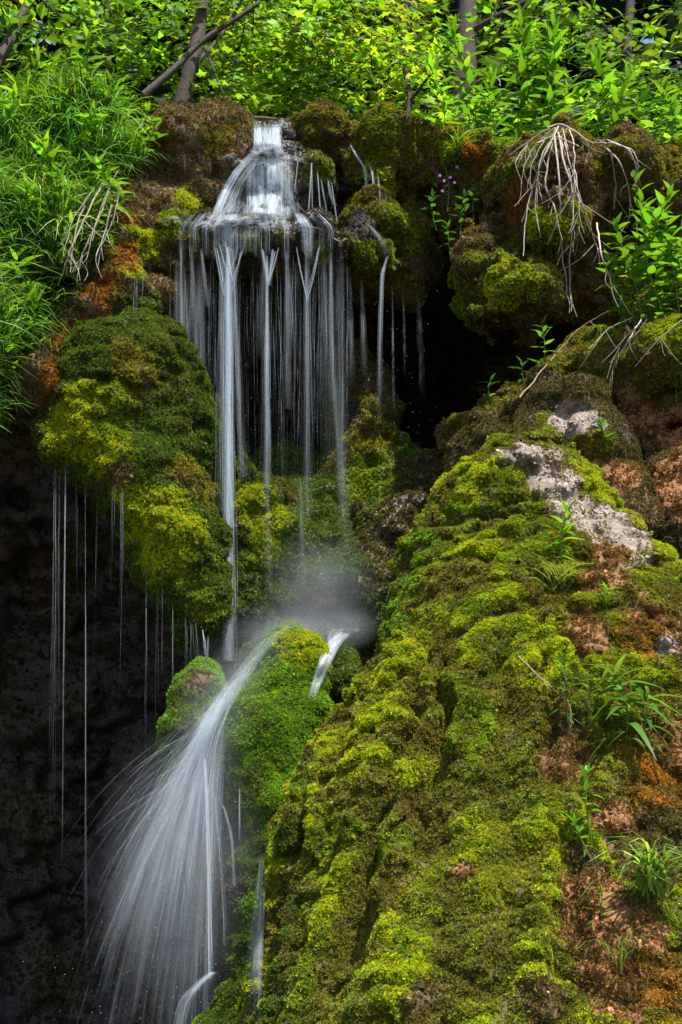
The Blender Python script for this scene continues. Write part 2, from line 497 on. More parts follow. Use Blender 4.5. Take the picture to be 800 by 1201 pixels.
def surface_points(b, density, n_cap, weight, margin=120, back=-0.25):
    """random points on the faces of a rock that the photograph, or a step beside it, could show"""
    fc = b.V[b.Q].mean(1); fnm = b.N[b.Q].mean(1)
    x, y, z = proj(fc)
    v = CAM - fc; v /= np.linalg.norm(v, axis=1)[:, None]
    ok = (x > -margin) & (x < 800 + margin) & (y > -margin) & (y < 1201 + margin) & ((fnm * v).sum(1) > back)
    wt = b.area * weight[b.Q].mean(1) * ok
    n = int(min(n_cap, wt.sum() * density))
    f = rng.choice(len(b.Q), n, p=wt / wt.sum())
    u, v2 = rng.random((n, 1)), rng.random((n, 1))
    A, B, C, D = (b.V[b.Q[f, i]] for i in range(4))
    P = (A * (1 - u) + B * u) * (1 - v2) + (D * (1 - u) + C * u) * v2
    A, B, C, D = (b.N[b.Q[f, i]] for i in range(4))
    N = (A * (1 - u) + B * u) * (1 - v2) + (D * (1 - u) + C * u) * v2
    return P, N, b.Q[f, 0]

def grow_moss(b, size=0.02, density=1.6, cap=120000, seed=0):
    """density: tufts per tuft-size square"""
    if QUICK: return
    wt = b.moss * sstep(-0.5, 0.0, b.moss - 0.4 + 0.9 * fbm(b.V, 5, 4, 11 + seed)) * (0.45 + 0.55 * sstep(-0.75, 0.1, b.N[:, 2]))
    P, N, vi = surface_points(b, density / size ** 2, cap, wt)
    n = len(P)
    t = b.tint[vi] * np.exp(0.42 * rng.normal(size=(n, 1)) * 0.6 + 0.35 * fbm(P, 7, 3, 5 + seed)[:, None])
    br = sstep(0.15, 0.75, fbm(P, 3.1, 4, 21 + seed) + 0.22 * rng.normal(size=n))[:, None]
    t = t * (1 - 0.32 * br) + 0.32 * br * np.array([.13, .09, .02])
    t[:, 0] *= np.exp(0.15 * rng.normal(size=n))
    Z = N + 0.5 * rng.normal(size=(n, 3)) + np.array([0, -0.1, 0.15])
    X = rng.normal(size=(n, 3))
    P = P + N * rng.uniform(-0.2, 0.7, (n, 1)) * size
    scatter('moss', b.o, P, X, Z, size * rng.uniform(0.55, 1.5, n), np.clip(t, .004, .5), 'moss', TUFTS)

def chip(seed):
    r = np.random.default_rng(seed)
    V = np.array([(-1, 0, 0), (1, 0, 0), (0, -1, 0), (0, 1, 0), (0, 0, -.7), (0, 0, .7)]) * r.uniform(.55, 1.2, (6, 3)) + r.normal(size=(6, 3)) * .15
    T = np.array([(0, 2, 5), (2, 1, 5), (1, 3, 5), (3, 0, 5), (2, 0, 4), (1, 2, 4), (3, 1, 4), (0, 3, 4)])
    return source('tufa_crumb', to_mesh('tufa_crumb', V, [T], M_CRUMB, False))
M_CRUMB = leaf_material('tufa_crumbs', 'inst', 0.0, 0.85, 0.12)
CHIPS = [chip(i) for i in range(4)]
def grow_crumbs(b, size=0.012, density=0.8, cap=20000):
    if QUICK: return
    wt = np.clip(1 - b.moss * 1.05, 0, 1) * sstep(-.5, .5, fbm(b.V, 6, 3, 61))
    P, N, vi = surface_points(b, density / size ** 2, cap, wt)
    n = len(P)
    t = b.col[vi] * np.exp(.45 * rng.normal(size=(n, 1))) * 1.15
    scatter('tufa_crumbs', b.o, P - N * size * .2, rng.normal(size=(n, 3)), N + .5 * rng.normal(size=(n, 3)), size * np.exp(.5 * rng.normal(size=n)), np.clip(t, 0, .5), 'crumb', CHIPS)

# ------------------------------------------------------------------ the rocks
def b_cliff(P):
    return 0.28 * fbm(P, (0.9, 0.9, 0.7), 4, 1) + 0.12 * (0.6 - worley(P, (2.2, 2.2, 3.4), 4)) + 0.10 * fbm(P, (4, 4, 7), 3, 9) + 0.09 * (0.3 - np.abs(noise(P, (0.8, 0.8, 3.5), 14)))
def b_lump(P, a=1.0, seed=0):
    return a * (0.15 * fbm(P, 1.9, 4, 2 + seed) + 0.085 * (0.55 - worley(P + 0.06 * fbm(P, 4, 2, seed)[:, None], (3.4, 3.4, 6.5), 5 + seed)) + 0.05 * (0.5 - np.abs(fbm(P, 5.5, 4, 8 + seed))) + 0.03 * fbm(P, 16, 2, 9 + seed))
def b_mound(P):
    q = P + 0.10 * np.stack([fbm(P, 2.2, 2, 31), fbm(P, 2.2, 2, 32), fbm(P, 2.2, 2, 33)], 1)
    ang = np.arctan2(q[:, 0] - 1.0, -(q[:, 1] - 9.2))
    low = 1 - sstep(2.2, 3.2, P[:, 2] + 0.2 * fbm(P, 1.1, 2, 4))
    rib = noise(np.stack([ang * 9.0, P[:, 2] * 0.35, np.zeros(len(P))], 1), 1.0, 12)
    c = 0.55 - worley(q, (2.7, 2.7, 7.5), 3)
    c2 = 0.5 - worley(q, (6.5, 6.5, 13), 6)
    top = sstep(2.6, 3.6, P[:, 2]) * (1 - sstep(0.6, 1.3, P[:, 0]))
    return 0.05 * fbm(P, 1.2, 3, 7) + (1 - .5 * top) * (0.12 * c * (1 - 0.6 * low) + 0.085 * c2) + 0.34 * low * (0.25 - np.abs(rib)) + 0.04 * fbm(P, 13, 3, 2)

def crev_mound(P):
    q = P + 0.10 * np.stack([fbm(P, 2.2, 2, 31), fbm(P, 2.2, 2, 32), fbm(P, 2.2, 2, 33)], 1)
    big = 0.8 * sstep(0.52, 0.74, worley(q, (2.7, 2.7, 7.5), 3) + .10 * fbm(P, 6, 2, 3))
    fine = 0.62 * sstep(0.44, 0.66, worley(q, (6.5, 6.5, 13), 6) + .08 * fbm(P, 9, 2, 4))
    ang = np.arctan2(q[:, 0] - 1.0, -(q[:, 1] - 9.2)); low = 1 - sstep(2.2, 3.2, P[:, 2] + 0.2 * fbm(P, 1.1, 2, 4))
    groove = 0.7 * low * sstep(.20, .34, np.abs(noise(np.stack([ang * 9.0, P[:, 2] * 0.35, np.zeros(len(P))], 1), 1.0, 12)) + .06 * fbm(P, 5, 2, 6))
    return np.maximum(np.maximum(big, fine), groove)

class Slab:
    """the mass of the hill: everything beyond y, under the plateau"""
    def __call__(s, P):
        return np.maximum(13.35 - P[..., 1] + 0.10 * (P[..., 2] - 4), P[..., 2] - 8.0)

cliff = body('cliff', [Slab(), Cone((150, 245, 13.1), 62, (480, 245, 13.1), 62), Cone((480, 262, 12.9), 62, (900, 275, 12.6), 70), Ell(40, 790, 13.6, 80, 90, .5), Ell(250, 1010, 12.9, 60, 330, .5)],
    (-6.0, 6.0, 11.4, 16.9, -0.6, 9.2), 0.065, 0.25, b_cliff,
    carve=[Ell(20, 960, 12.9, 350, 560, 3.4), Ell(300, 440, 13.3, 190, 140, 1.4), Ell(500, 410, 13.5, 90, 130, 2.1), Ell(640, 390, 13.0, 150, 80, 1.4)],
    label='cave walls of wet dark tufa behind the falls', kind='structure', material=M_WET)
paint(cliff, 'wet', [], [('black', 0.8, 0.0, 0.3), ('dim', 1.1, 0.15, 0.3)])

wall = body('mossy_wall', [Cone((420, 440, 12.75), 34, (425, 620, 12.5), 50), Ell(420, 480, 12.7, 36, 70, .4), Ell(335, 670, 12.2, 110, 100, .6), Ell(420, 720, 11.8, 85, 80, .6), Ell(360, 800, 11.6, 80, 80, .6), Cone((330, 560, 12.7), 40, (330, 720, 12.2), 90),
    Ell(500, 640, 12.1, 100, 60, .7), Ell(600, 540, 11.9, 80, 50, .6), Ell(520, 580, 12.2, 80, 50, .5), Ell(470, 580, 12.5, 50, 60, .5)],
    (-1.6, 2.4, 10.6, 13.4, 1.4, 6.6), 0.036, 0.2, lambda P: b_lump(P, 0.9, 53),
    label='mossy wall and pillar behind the falling curtain', cat='rock', material=M_WET)
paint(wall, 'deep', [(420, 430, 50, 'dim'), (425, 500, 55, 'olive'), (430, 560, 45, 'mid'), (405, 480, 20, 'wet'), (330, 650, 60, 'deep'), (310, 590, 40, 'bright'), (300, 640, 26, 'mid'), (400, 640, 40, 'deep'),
    (520, 580, 90, 'dim'), (600, 510, 80, 'dim'), (480, 620, 60, 'dim'), (550, 520, 50, 'dim'), (300, 575, 14, 'orange')], [('dim', 2.5, 0.3, 0.2)], 41)  # right-hand 'dim' patches paint the slope as if in shadow

fall_rock = body('waterfall_rock', [Ell(322, 226, 12.0, 74, 46, .5), Ell(313, 176, 12.4, 50, 26, .5), Ell(300, 292, 11.55, 98, 28, .55), Ell(240, 285, 11.7, 50, 30, .5), Ell(370, 290, 11.65, 46, 34, .5), Ell(288, 285, 11.08, 15, 13, .14), Ell(331, 281, 11.08, 14, 12, .13), Ell(372, 200, 11.85, 24, 20, .3), Ell(300, 262, 12.1, 80, 40, .5), Ell(262, 208, 11.85, 12, 14, .15)],
    (-2.2, 0.9, 10.6, 13.6, 5.6, 8.9), 0.03, 0.09, lambda P: b_lump(P, 0.7, 3),
    label='two stepped tufa lip that the waterfall spills over', cat='rock', material=M_WET)
paint(fall_rock, 'wet', [(288, 285, 12, 'mid'), (331, 281, 11, 'olive'), (372, 196, 20, 'mid'), (352, 190, 13, 'olive'), (390, 210, 16, 'mid'), (275, 215, 14, 'mid'), (250, 300, 14, 'olive'), (385, 300, 16, 'mid'), (262, 205, 10, 'mid'), (225, 300, 16, 'olive')], [('olive', 2.0, 0.4, 0.2)])

crag = body('crag', [Ell(235, 188, 12.0, 66, 54, .6), Cone((225, 200, 12.0), 62, (100, 430, 11.2), 62), Ell(268, 178, 12.2, 34, 42, .5), Cone((215, 270, 12.0), 50, (175, 390, 11.6), 46), Cone((160, 250, 11.7), 46, (60, 450, 11.0), 46)],
    (-3.2, -0.4, 10.3, 13.2, 4.3, 9.2), 0.035, 0.32, lambda P: b_lump(P, 1.0, 7),
    label='brown tufa crag at the upper left of the falls, mossy along its foot', cat='rock')
paint(crag, 'brown', [(240, 160, 55, 'brown'), (215, 250, 26, 'mid'), (185, 270, 26, 'bright'), (165, 310, 28, 'bright'), (140, 330, 26, 'olive'), (125, 330, 34, 'orange'), (100, 390, 40, 'orange'), (75, 440, 34, 'orange'), (150, 290, 26, 'orange'), (165, 350, 26, 'dim'), (155, 245, 16, 'orange'), (270, 160, 22, 'olive'), (150, 380, 40, 'deep'), (115, 330, 20, 'orange'), (230, 230, 20, 'bright'), (115, 400, 20, 'earth')],
    [('dim', 2.2, 0.1, 0.2)], 3)

hang = body('hanging_moss_rock', [Ell(124, 492, 11.0, 62, 58, .5), Ell(165, 440, 11.1, 62, 50, .55), Ell(205, 500, 11.2, 54, 95, .5), Ell(205, 625, 11.0, 52, 82, .5, -8), Ell(240, 700, 11.1, 32, 50, .4), Ell(190, 545, 11.2, 55, 60, .45), Ell(215, 600, 11.6, 42, 75, .45), Cone((150, 395, 11.25), 36, (250, 590, 11.9), 42), Cone((105, 420, 11.0), 34, (108, 520, 10.95), 42), Cone((140, 385, 11.3), 48, (150, 480, 11.1), 56), Ell(165, 560, 11.0, 46, 44, .5), Ell(180, 600, 11.1, 36, 50, .45), Ell(262, 660, 12.2, 46, 90, .4), Ell(300, 600, 12.1, 40, 40, .4)],
    (-3.0, -0.3, 9.9, 12.6, 2.3, 6.4), 0.033, 0.30, lambda P: b_lump(P, 0.7, 11) + 0.06 * (0.5 - worley(P, (5, 5, 11), 15)),
    label='moss covered tufa tongue hanging over the dark cave', cat='rock')
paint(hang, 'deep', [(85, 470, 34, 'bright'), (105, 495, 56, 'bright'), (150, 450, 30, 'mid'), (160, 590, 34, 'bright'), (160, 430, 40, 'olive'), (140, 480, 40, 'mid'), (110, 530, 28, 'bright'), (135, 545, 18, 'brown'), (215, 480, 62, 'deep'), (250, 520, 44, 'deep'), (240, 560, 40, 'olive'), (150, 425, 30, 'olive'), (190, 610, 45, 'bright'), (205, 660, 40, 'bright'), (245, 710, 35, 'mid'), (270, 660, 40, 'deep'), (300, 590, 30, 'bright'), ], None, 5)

mid_rock = body('mossy_boulder', [Ell(455, 185, 12.2, 52, 45, .55), Ell(375, 170, 12.5, 50, 32, .5), Ell(430, 265, 12.2, 38, 45, .45), Ell(425, 310, 12.1, 32, 32, .4), Ell(480, 300, 12.3, 28, 60, .4), Ell(520, 195, 12.3, 40, 40, .5)],
    (-0.9, 1.7, 11.2, 13.6, 5.8, 8.9), 0.033, 0.28, lambda P: b_lump(P, 0.8, 17),
    label='mossy rock right beside the waterfall lip with thin spills over it', cat='rock')
paint(mid_rock, 'olive', [(455, 165, 40, 'mid'), (440, 190, 30, 'bright'), (470, 280, 40, 'mid'), (430, 310, 26, 'mid'), (370, 160, 35, 'olive'), (425, 250, 26, 'wet'), (480, 180, 28, 'olive')], [('dim', 2.0, 0.25, 0.2)], 8)

over = body('overhanging_rock', [Ell(545, 205, 12.0, 48, 38, .55), Ell(530, 250, 12.2, 30, 40, .4), Ell(600, 235, 11.9, 40, 60, .5), Ell(585, 335, 11.5, 46, 36, .5), Ell(570, 300, 11.7, 30, 40, .4), Ell(660, 225, 11.4, 78, 68, .75), Ell(725, 225, 11.5, 60, 66, .65), Ell(650, 300, 11.6, 45, 45, .5), Ell(700, 320, 11.7, 60, 60, .5), Ell(790, 250, 11.5, 60, 70, .6), Ell(604, 348, 11.15, 44, 22, .45), Ell(560, 318, 11.3, 26, 30, .35), Ell(722, 205, 11.15, 40, 36, .5), Ell(655, 268, 11.0, 24, 26, .35)],
    (0.6, 3.6, 10.3, 13.4, 5.4, 8.9), 0.034, 0.13, lambda P: b_lump(P, 1.15, 23), carve=[Ell(616, 300, 10.9, 15, 26, .7), Ell(690, 330, 10.9, 50, 32, .9), Ell(560, 262, 11.4, 14, 26, .5)], kc=.06,
    label='brown overhanging tufa draped with pale roots', cat='rock')
paint(over, 'brown', [(590, 330, 45, 'mid'), (575, 300, 24, 'mid'), (600, 230, 30, 'orange'), (545, 190, 30, 'olive'), (700, 190, 30, 'olive'), (655, 190, 26, 'mid'), (590, 345, 34, 'bright'), (560, 330, 24, 'mid'), (690, 210, 70, 'brown'), (655, 262, 24, 'bright'), (600, 340, 34, 'bright'), (720, 190, 30, 'olive'), (620, 250, 20, 'bright'), (655, 290, 18, 'bright'), (530, 180, 24, 'mid'), (560, 195, 20, 'orange')], [('olive', 1.8, -0.05, 0.25), ('mid', 2.3, .35, .2)], 9)

bank = body('right_bank', [Ell(705, 455, 10.9, 66, 66, .6), Ell(640, 485, 10.8, 50, 36, .5), Ell(785, 430, 10.0, 62, 42, .55), Ell(740, 540, 10.7, 90, 110, .7), Ell(830, 560, 10.3, 90, 110, .8), Ell(570, 515, 11.7, 50, 30, .5), Ell(830, 370, 10.6, 80, 60, .7), Ell(850, 700, 10.0, 120, 200, 1.0), Ell(620, 560, 11.0, 90, 90, .6)],
    (0.6, 4.0, 8.9, 12.4, 0.8, 6.9), 0.038, 0.15, lambda P: b_lump(P, 0.9, 29), carve=[Ell(800, 490, 9.6, 26, 18, .5)], kc=0.1,
    label='red earth bank under the roots beside the mossy mound', cat='bank')
paint(bank, 'olive', [(740, 500, 60, 'earth'), (770, 570, 70, 'earth'), (730, 560, 40, 'brown'), (780, 420, 50, 'mid'), (785, 395, 26, 'bright'), (765, 440, 26, 'olive'), (700, 385, 34, 'mid'), (670, 425, 34, 'olive'), (620, 460, 40, 'dim'), (560, 500, 60, 'dim'), (770, 630, 30, 'dim'), (760, 460, 22, 'olive')], [('brown', 2.2, 0.3, 0.2)], 13)

knob = body('stone_knob', [Ell(665, 485, 10.1, 42, 30, .45), Cone((650, 505, 10.0), 34, (615, 545, 9.6), 26), Ell(690, 525, 9.9, 40, 45, .45), Cone((700, 530, 9.9), 36, (745, 610, 9.4), 30)],
    (0.8, 2.8, 8.6, 11.0, 2.8, 5.6), 0.028, 0.14, lambda P: b_lump(P, 0.5, 37),
    label='bare topped grey stone rising just behind the big mound', cat='rock')
paint(knob, 'dim', [(640, 480, 18, 'mid'), (700, 560, 40, 'earth'), (735, 590, 34, 'brown'), (680, 520, 26, 'olive'), (665, 480, 34, 'stone'), (690, 490, 20, 'stone'), (640, 500, 20, 'mid'), (615, 525, 22, 'olive'), (712, 520, 22, 'olive')], None, 17)  # 'dim' and 'olive' on the left paint a shadow gap behind the apex

mound = body('mossy_mound', [
    Cone((632, 578, 9.0), 56, (562, 760, 8.55), 100), Cone((562, 760, 8.55), 100, (530, 1000, 8.25), 182), Cone((530, 1000, 8.25), 182, (525, 1350, 7.9), 225),
    Cone((640, 600, 9.0), 66, (790, 850, 8.3), 165), Ell(565, 600, 8.95, 62, 55, .42), Ell(612, 556, 8.95, 52, 36, .4), Ell(505, 680, 8.85, 48, 62, .4), Cone((790, 850, 8.3), 165, (800, 1350, 7.7), 330), Cone((640, 800, 8.5), 150, (640, 1300, 7.6), 330)],
    (-1.0, 4.2, 5.4, 10.4, -0.4, 4.9), 0.027, 0.25, b_mound, label='big mound of glowing yellow green moss in front of the falls', cat='mound')
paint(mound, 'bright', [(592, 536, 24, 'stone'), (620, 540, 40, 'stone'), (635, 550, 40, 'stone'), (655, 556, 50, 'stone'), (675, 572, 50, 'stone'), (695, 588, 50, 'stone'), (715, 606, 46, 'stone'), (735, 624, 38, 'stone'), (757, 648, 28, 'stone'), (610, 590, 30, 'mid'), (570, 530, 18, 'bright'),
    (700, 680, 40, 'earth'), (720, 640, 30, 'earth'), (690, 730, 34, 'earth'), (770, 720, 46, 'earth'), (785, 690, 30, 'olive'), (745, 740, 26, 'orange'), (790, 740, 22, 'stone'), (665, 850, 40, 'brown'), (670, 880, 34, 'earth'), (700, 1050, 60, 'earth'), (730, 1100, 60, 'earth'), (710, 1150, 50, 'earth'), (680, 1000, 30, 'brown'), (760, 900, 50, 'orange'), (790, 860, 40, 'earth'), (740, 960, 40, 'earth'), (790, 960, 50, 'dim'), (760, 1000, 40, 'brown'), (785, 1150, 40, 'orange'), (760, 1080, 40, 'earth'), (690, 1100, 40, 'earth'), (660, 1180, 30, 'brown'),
    (640, 690, 40, 'olive'), (620, 650, 40, 'mid'), (610, 830, 40, 'olive'), (590, 560, 30, 'mid'), (540, 600, 30, 'lush'), (560, 570, 18, 'bright'), (450, 690, 50, 'lush'), (430, 720, 40, 'lush'), (480, 650, 40, 'lush'), (350, 900, 26, 'lush'), (325, 960, 36, 'deep'), (330, 1040, 40, 'deep'), (320, 1100, 50, 'deep'), (320, 1180, 60, 'deep'), (370, 1150, 50, 'mid'), (360, 1000, 40, 'mid'), (400, 1180, 40, 'mid'), (590, 810, 22, 'olive'), (500, 1170, 26, 'brown'), (630, 1150, 22, 'brown'), (540, 1010, 16, 'earth')],  # lower-left 'deep' patches paint the flank's shade as darker moss
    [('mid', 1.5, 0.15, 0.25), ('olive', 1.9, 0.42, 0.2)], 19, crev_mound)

small = body('small_mound', [Cone((345, 768, 10.05), 36, (326, 880, 9.85), 56), Cone((326, 880, 9.85), 56, (345, 1060, 9.6), 62), Cone((300, 1140, 9.5), 34, (272, 1260, 9.3), 62), Cone((345, 1060, 9.6), 62, (340, 1260, 9.4), 70)],
    (-1.6, 1.0, 8.1, 10.4, -0.6, 4.1), 0.028, 0.14, lambda P: b_lump(P, 0.62, 41),
    label='small round mossy mound that the lower cascade slides around', cat='mound')
paint(small, 'lush', [(345, 745, 34, 'bright'), (330, 800, 30, 'lush'), (300, 800, 24, 'lush'), (275, 920, 40, 'deep'), (290, 1000, 50, 'deep'), (265, 970, 30, 'wet'), (262, 1040, 34, 'black'), (268, 1090, 28, 'wet'), (270, 1130, 60, 'deep'), (260, 1180, 50, 'deep'), (330, 870, 30, 'lush')], None, 23)  # shade painted into the foot ('deep') and the recess ('wet', 'black')

chunk = body('moss_clump_rock', [Ell(228, 830, 10.4, 24, 46, .35), Ell(215, 880, 10.4, 18, 50, .3), Ell(240, 800, 10.5, 18, 24, .3)],
    (-1.8, -0.6, 9.8, 11.2, 1.6, 4.0), 0.028, 0.1, lambda P: b_lump(P, 0.5, 43),
    label='small moss clump sticking out of the cave below the drips', cat='rock')
paint(chunk, 'lush', [(240, 790, 20, 'brown'), (215, 890, 40, 'deep')], None, 29)

slope = body('grassy_bank', [Cone((98, 218, 11.7), 52, (-50, 400, 10.9), 56), Cone((0, 235, 11.5), 80, (-110, 460, 10.5), 84), Cone((30, 310, 11.3), 34, (-40, 480, 10.9), 36)],
    (-4.6, -1.2, 8.6, 12.6, 3.8, 9.0), 0.06, 0.25, lambda P: b_lump(P, 0.8, 47) + 0.22 * fbm(P, 1.1, 2, 78),
    label='grass covered bank beside the crag', kind='structure')
paint(slope, 'brown', [], [('olive', 1.5, 0.0, 0.3)], 31)

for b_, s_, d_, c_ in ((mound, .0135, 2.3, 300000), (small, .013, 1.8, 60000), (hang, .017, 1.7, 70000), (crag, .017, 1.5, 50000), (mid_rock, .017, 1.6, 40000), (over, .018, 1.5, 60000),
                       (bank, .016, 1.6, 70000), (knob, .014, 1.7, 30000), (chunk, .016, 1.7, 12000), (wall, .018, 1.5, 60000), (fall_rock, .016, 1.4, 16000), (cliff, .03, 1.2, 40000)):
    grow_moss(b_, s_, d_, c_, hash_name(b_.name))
    grow_crumbs(b_, s_ * .5, .8, 26000)

# the ground of the gorge and the plateau above
gx = np.linspace(-400, 400, 81); V = np.array([(x, y, -0.35) for x in gx for y in gx]); V[:, 2] += 0.2 * fbm(V, 0.05, 2, 3)
i = np.arange(80)[:, None] * 81 + np.arange(80)[None]
q = np.stack([i, i + 81, i + 82, i + 1], -1).reshape(-1, 4)
M_GND = plain_material('forest_floor', (0.06, 0.05, 0.025), 0.9, 0.5, 3)
tag(link('ground', to_mesh('ground', V, [q], M_GND)), 'forest floor of the gorge', None, None, 'structure')
gx2 = np.linspace(-40, 40, 41); gy2 = np.linspace(13.2, 60, 40)
V = np.array([(x, y, 8.2 + max(0, y - 14) * 0.22) for x in gx2 for y in gy2]); V[:, 2] += 0.35 * fbm(V, 0.3, 3, 5)
i = np.arange(40)[:, None] * 40 + np.arange(39)[None]
q = np.stack([i, i + 40, i + 41, i + 1], -1).reshape(-1, 4)
tag(link('hillside', to_mesh('hillside', V, [q], M_GND)), 'wooded slope above the falls', None, None, 'structure')

# ------------------------------------------------------------------ water
def thread_bundle(mb, path, n, spread, r=0.0022, amt=0.5, grow=(0.4, 1.0), fade=(0.05, 0.25), wav=0.3):
    """n fine threads of water along a path of world points, scattered round it"""
    P0 = np.asarray(path, float); k = len(P0); t = np.linspace(0, 1, k)
    L = np.linalg.norm(P0[-1] - P0[0])
    for i in range(n):
        off = rng.normal(size=3) * np.array([1, 0.6, 0]) * spread
        ph = rng.uniform(0, 6.28, 2); fr = rng.uniform(1, 3)
        g = grow[0] + (grow[1] - grow[0]) * t
        P = P0 + off * g[:, None] + np.stack([np.sin(t * fr * 3 + ph[0]), np.sin(t * fr * 2 + ph[1]), 0 * t], 1) * spread * wav * t[:, None]
        a0 = 0.0 if rng.random() < 0.6 else rng.uniform(0, 0.3); a1 = 1.0 if rng.random() < 0.5 else rng.uniform(0.5, 1.0)
        m = (t >= a0) & (t <= a1)
        if m.sum() < 4: m[:] = True
        tt = t[m]; s = (tt - tt[0]) / (tt[-1] - tt[0])
        env = np.minimum(1, s / fade[0] + 0.3) * np.minimum(1, (1 - s) / fade[1] + 0.12)
        mb.tube(P[m], r * rng.uniform(0.5, 1.3) * (0.5 + 0.5 * env), 3, amt * rng.uniform(0.5, 1.35) * env)

def line(p0, p1, n=16): 
    return np.asarray(p0) + (np.asarray(p1) - np.asarray(p0)) * np.linspace(0, 1, n)[:, None]

def part(name, mb, m, parent, label=None):
    o = link(name, mb.mesh(name, m, parent.location if parent else (0, 0, 0)), parent)
    if label: o['label'] = label
    return o

def empty(name, loc, label, cat, group=None):
    o = link(name, None, None, loc); o.empty_display_size = 0.1
    return tag(o, label, cat, group)

def on(px, py, bodies=None, off=0.03):
    h = hit(px, py, bodies)
    d = CAM - h[0]; d /= np.linalg.norm(d)
    return h[0] + d * off

falls = empty('waterfall', W(312, 300, 11.9), 'main waterfall spilling over the domed tufa lip in white silky threads', 'waterfall')
def table(cols, bodies, off=0.035, smooth=2):
    """cols: for each run across, the (px, py) it passes; the points lie on the rock and never step back behind it"""
    T = []
    for c in cols:
        row = []; ymax = 99
        for px, py in c:
            p = on(px, py, bodies, off); p = W(px, py, p[1])
            if p[1] > ymax: p = W(px, py, ymax)
            ymax = min(ymax, p[1] + .02); row.append(p)
        T.append(row)
    T = np.array(T)
    for _ in range(smooth): T[1:-1] = (T[:-2] + T[1:-1] * 2 + T[2:]) / 4
    return T
def bells(x, *bs): return sum(a * np.exp(-((x - c) / w) ** 2) for c, w, a in bs)
def pick(T, f):
    i = min(int(f), len(T) - 2); f -= i; return T[i] * (1 - f) + T[i + 1] * f
def veil(name, xs, cols, amt, ends, bodies, layers=((.011, .35, 1.0), (.022, .5, .8)), n=120):
    T = table(cols, bodies); SP = np.array([spline(r, 26) for r in T]); tq = np.linspace(0, 1, 26)[None]
    win = 1 - np.abs(np.linspace(-1, 1, len(xs))) ** 5
    amt = amt * win + 1e-4; env = ends(tq) * amt[:, None]
    mb = MB()
    for k, (wd, lg_, a) in enumerate(layers):
        off = CAM - SP; off /= np.linalg.norm(off, axis=2)[..., None]
        mb.grid(SP + off * .014 * k + rng.normal(size=SP.shape) * .004, env * a, wd, lg_)
    pr = amt / amt.sum()
    for i in range(n):
        f = rng.choice(len(xs), p=pr) + rng.uniform(-.5, .5)
        thread_bundle(mb, pick(SP, np.clip(f, 0, len(xs) - 1.01)), 1, .01, .0022, .42, fade=(.15, .3))
    part(name, mb, M_WATER, falls)
    return T
FB = [fall_rock, mid_rock, crag]
xs = np.linspace(297, 331, 12)
veil('water_chute', xs, [[(x, 145), (x, 152), (x + (x - 313) * .02, 165), (x + (x - 313) * .12, 178), (x + (x - 313) * .3, 184)] for x in xs], bells(xs, (302, 4, .6), (326, 4, .55), (314, 14, .36)), lambda t: np.clip(t / .1, .4, 1) * np.clip((1 - t) / .2, .3, 1), FB, n=90)
xs = np.linspace(288, 347, 26)
T1 = veil('water_veil', xs, [[(316 + (x - 316) * .95, 182 + .004 * (x - 312) ** 2), (x, 188 + .006 * (x - 312) ** 2), (x, 200), (x, 214), (x, 232), (x, 246), (x - 3 * (x < 300), 256)] for x in xs],
     bells(xs, (318, 40, .14), (290, 4, .3), (299, 5, .5), (307, 3, .3), (319, 6, .7), (329, 3, .4), (338, 3, .35)), lambda t: np.clip(t / .12, .25, 1) * np.clip((1 - t) / .1, .3, 1), FB, n=150)
xs = np.linspace(-1, 1, 9)
veil('water_veil', xs, [[(303 + 5 * u, 180 + 6 * u), (290 + 7 * u, 194 + 6 * u), (279 + 9 * u, 209 + 5 * u), (270 + 11 * u, 226 + 3 * u), (263 + 13 * u, 244), (258 + 15 * u, 259)] for u in xs], np.interp(xs, [-1, -.75, -.4, 0, .6, 1], [0, .42, .4, .15, .10, 0]), lambda t: np.clip(t / .2, .3, 1) * (1 - .35 * t), FB, n=50)
for x0, y0, y1, a_ in ((345, 190, 225, .35), (361, 196, 256, .6), (366, 199, 250, .3), (376, 206, 256, .4), (383, 210, 250, .35), (395, 216, 262, .45), (390, 214, 240, .3)):
    p = on(x0, y0, FB, .03); mb = MB(); L_ = line(p + [0, -.02, 0], W(x0 + .5, y1, p[1] - .05), 14)
    mb.soft(L_, .008, a_ * np.linspace(1, .5, 14)); thread_bundle(mb, L_, 5, .006, .0018, a_); part('water_strand', mb, M_WATER, falls)
xs = np.linspace(203, 392, 60)
T2 = veil('water_apron', xs, [[(300 + (x - 300) * .82, 250), (300 + (x - 300) * .92, 258), (x, 268), (x, 279), (x, 289 + 4 * math.sin(x * .21)), (x, 300 + 7 * math.sin(x * .21) + 4 * math.sin(x * .67))] for x in xs],
     bells(xs, (267, 8, .7), (254, 4, .2), (290, 14, .10), (241, 3, .14), (228, 3, .2), (213, 3, .26), (313, 3, .16), (336, 3, .18), (361, 5, .42), (378, 3, .12), (388, 3, .22)),
     lambda t: np.clip(t / .12, .2, 1) * (.55 + .45 * np.cos(t * 2.2)), FB, n=220)
mb = MB()       # the white band where the upper step strikes the lower
for k in range(170):
    if k < 110: x = np.clip(rng.normal(276, 34), 208, 378); a = on(x, 258 + rng.normal() * 3, FB, .05)
    else: x = np.clip(rng.normal(312, 18), 272, 352); a = on(x, 184 + abs(x - 312) * .12 + rng.normal() * 2, FB, .05)
    d = np.array([rng.normal() * .06, -.05, .03 + .05 * rng.random()])
    mb.soft(spline([a - d * [1, 0, .4], a + [0, -.02, .02], a + d * [1, 1, -.3]], 8), .03, .10 * np.sin(np.linspace(.3, 2.9, 8)), 2)
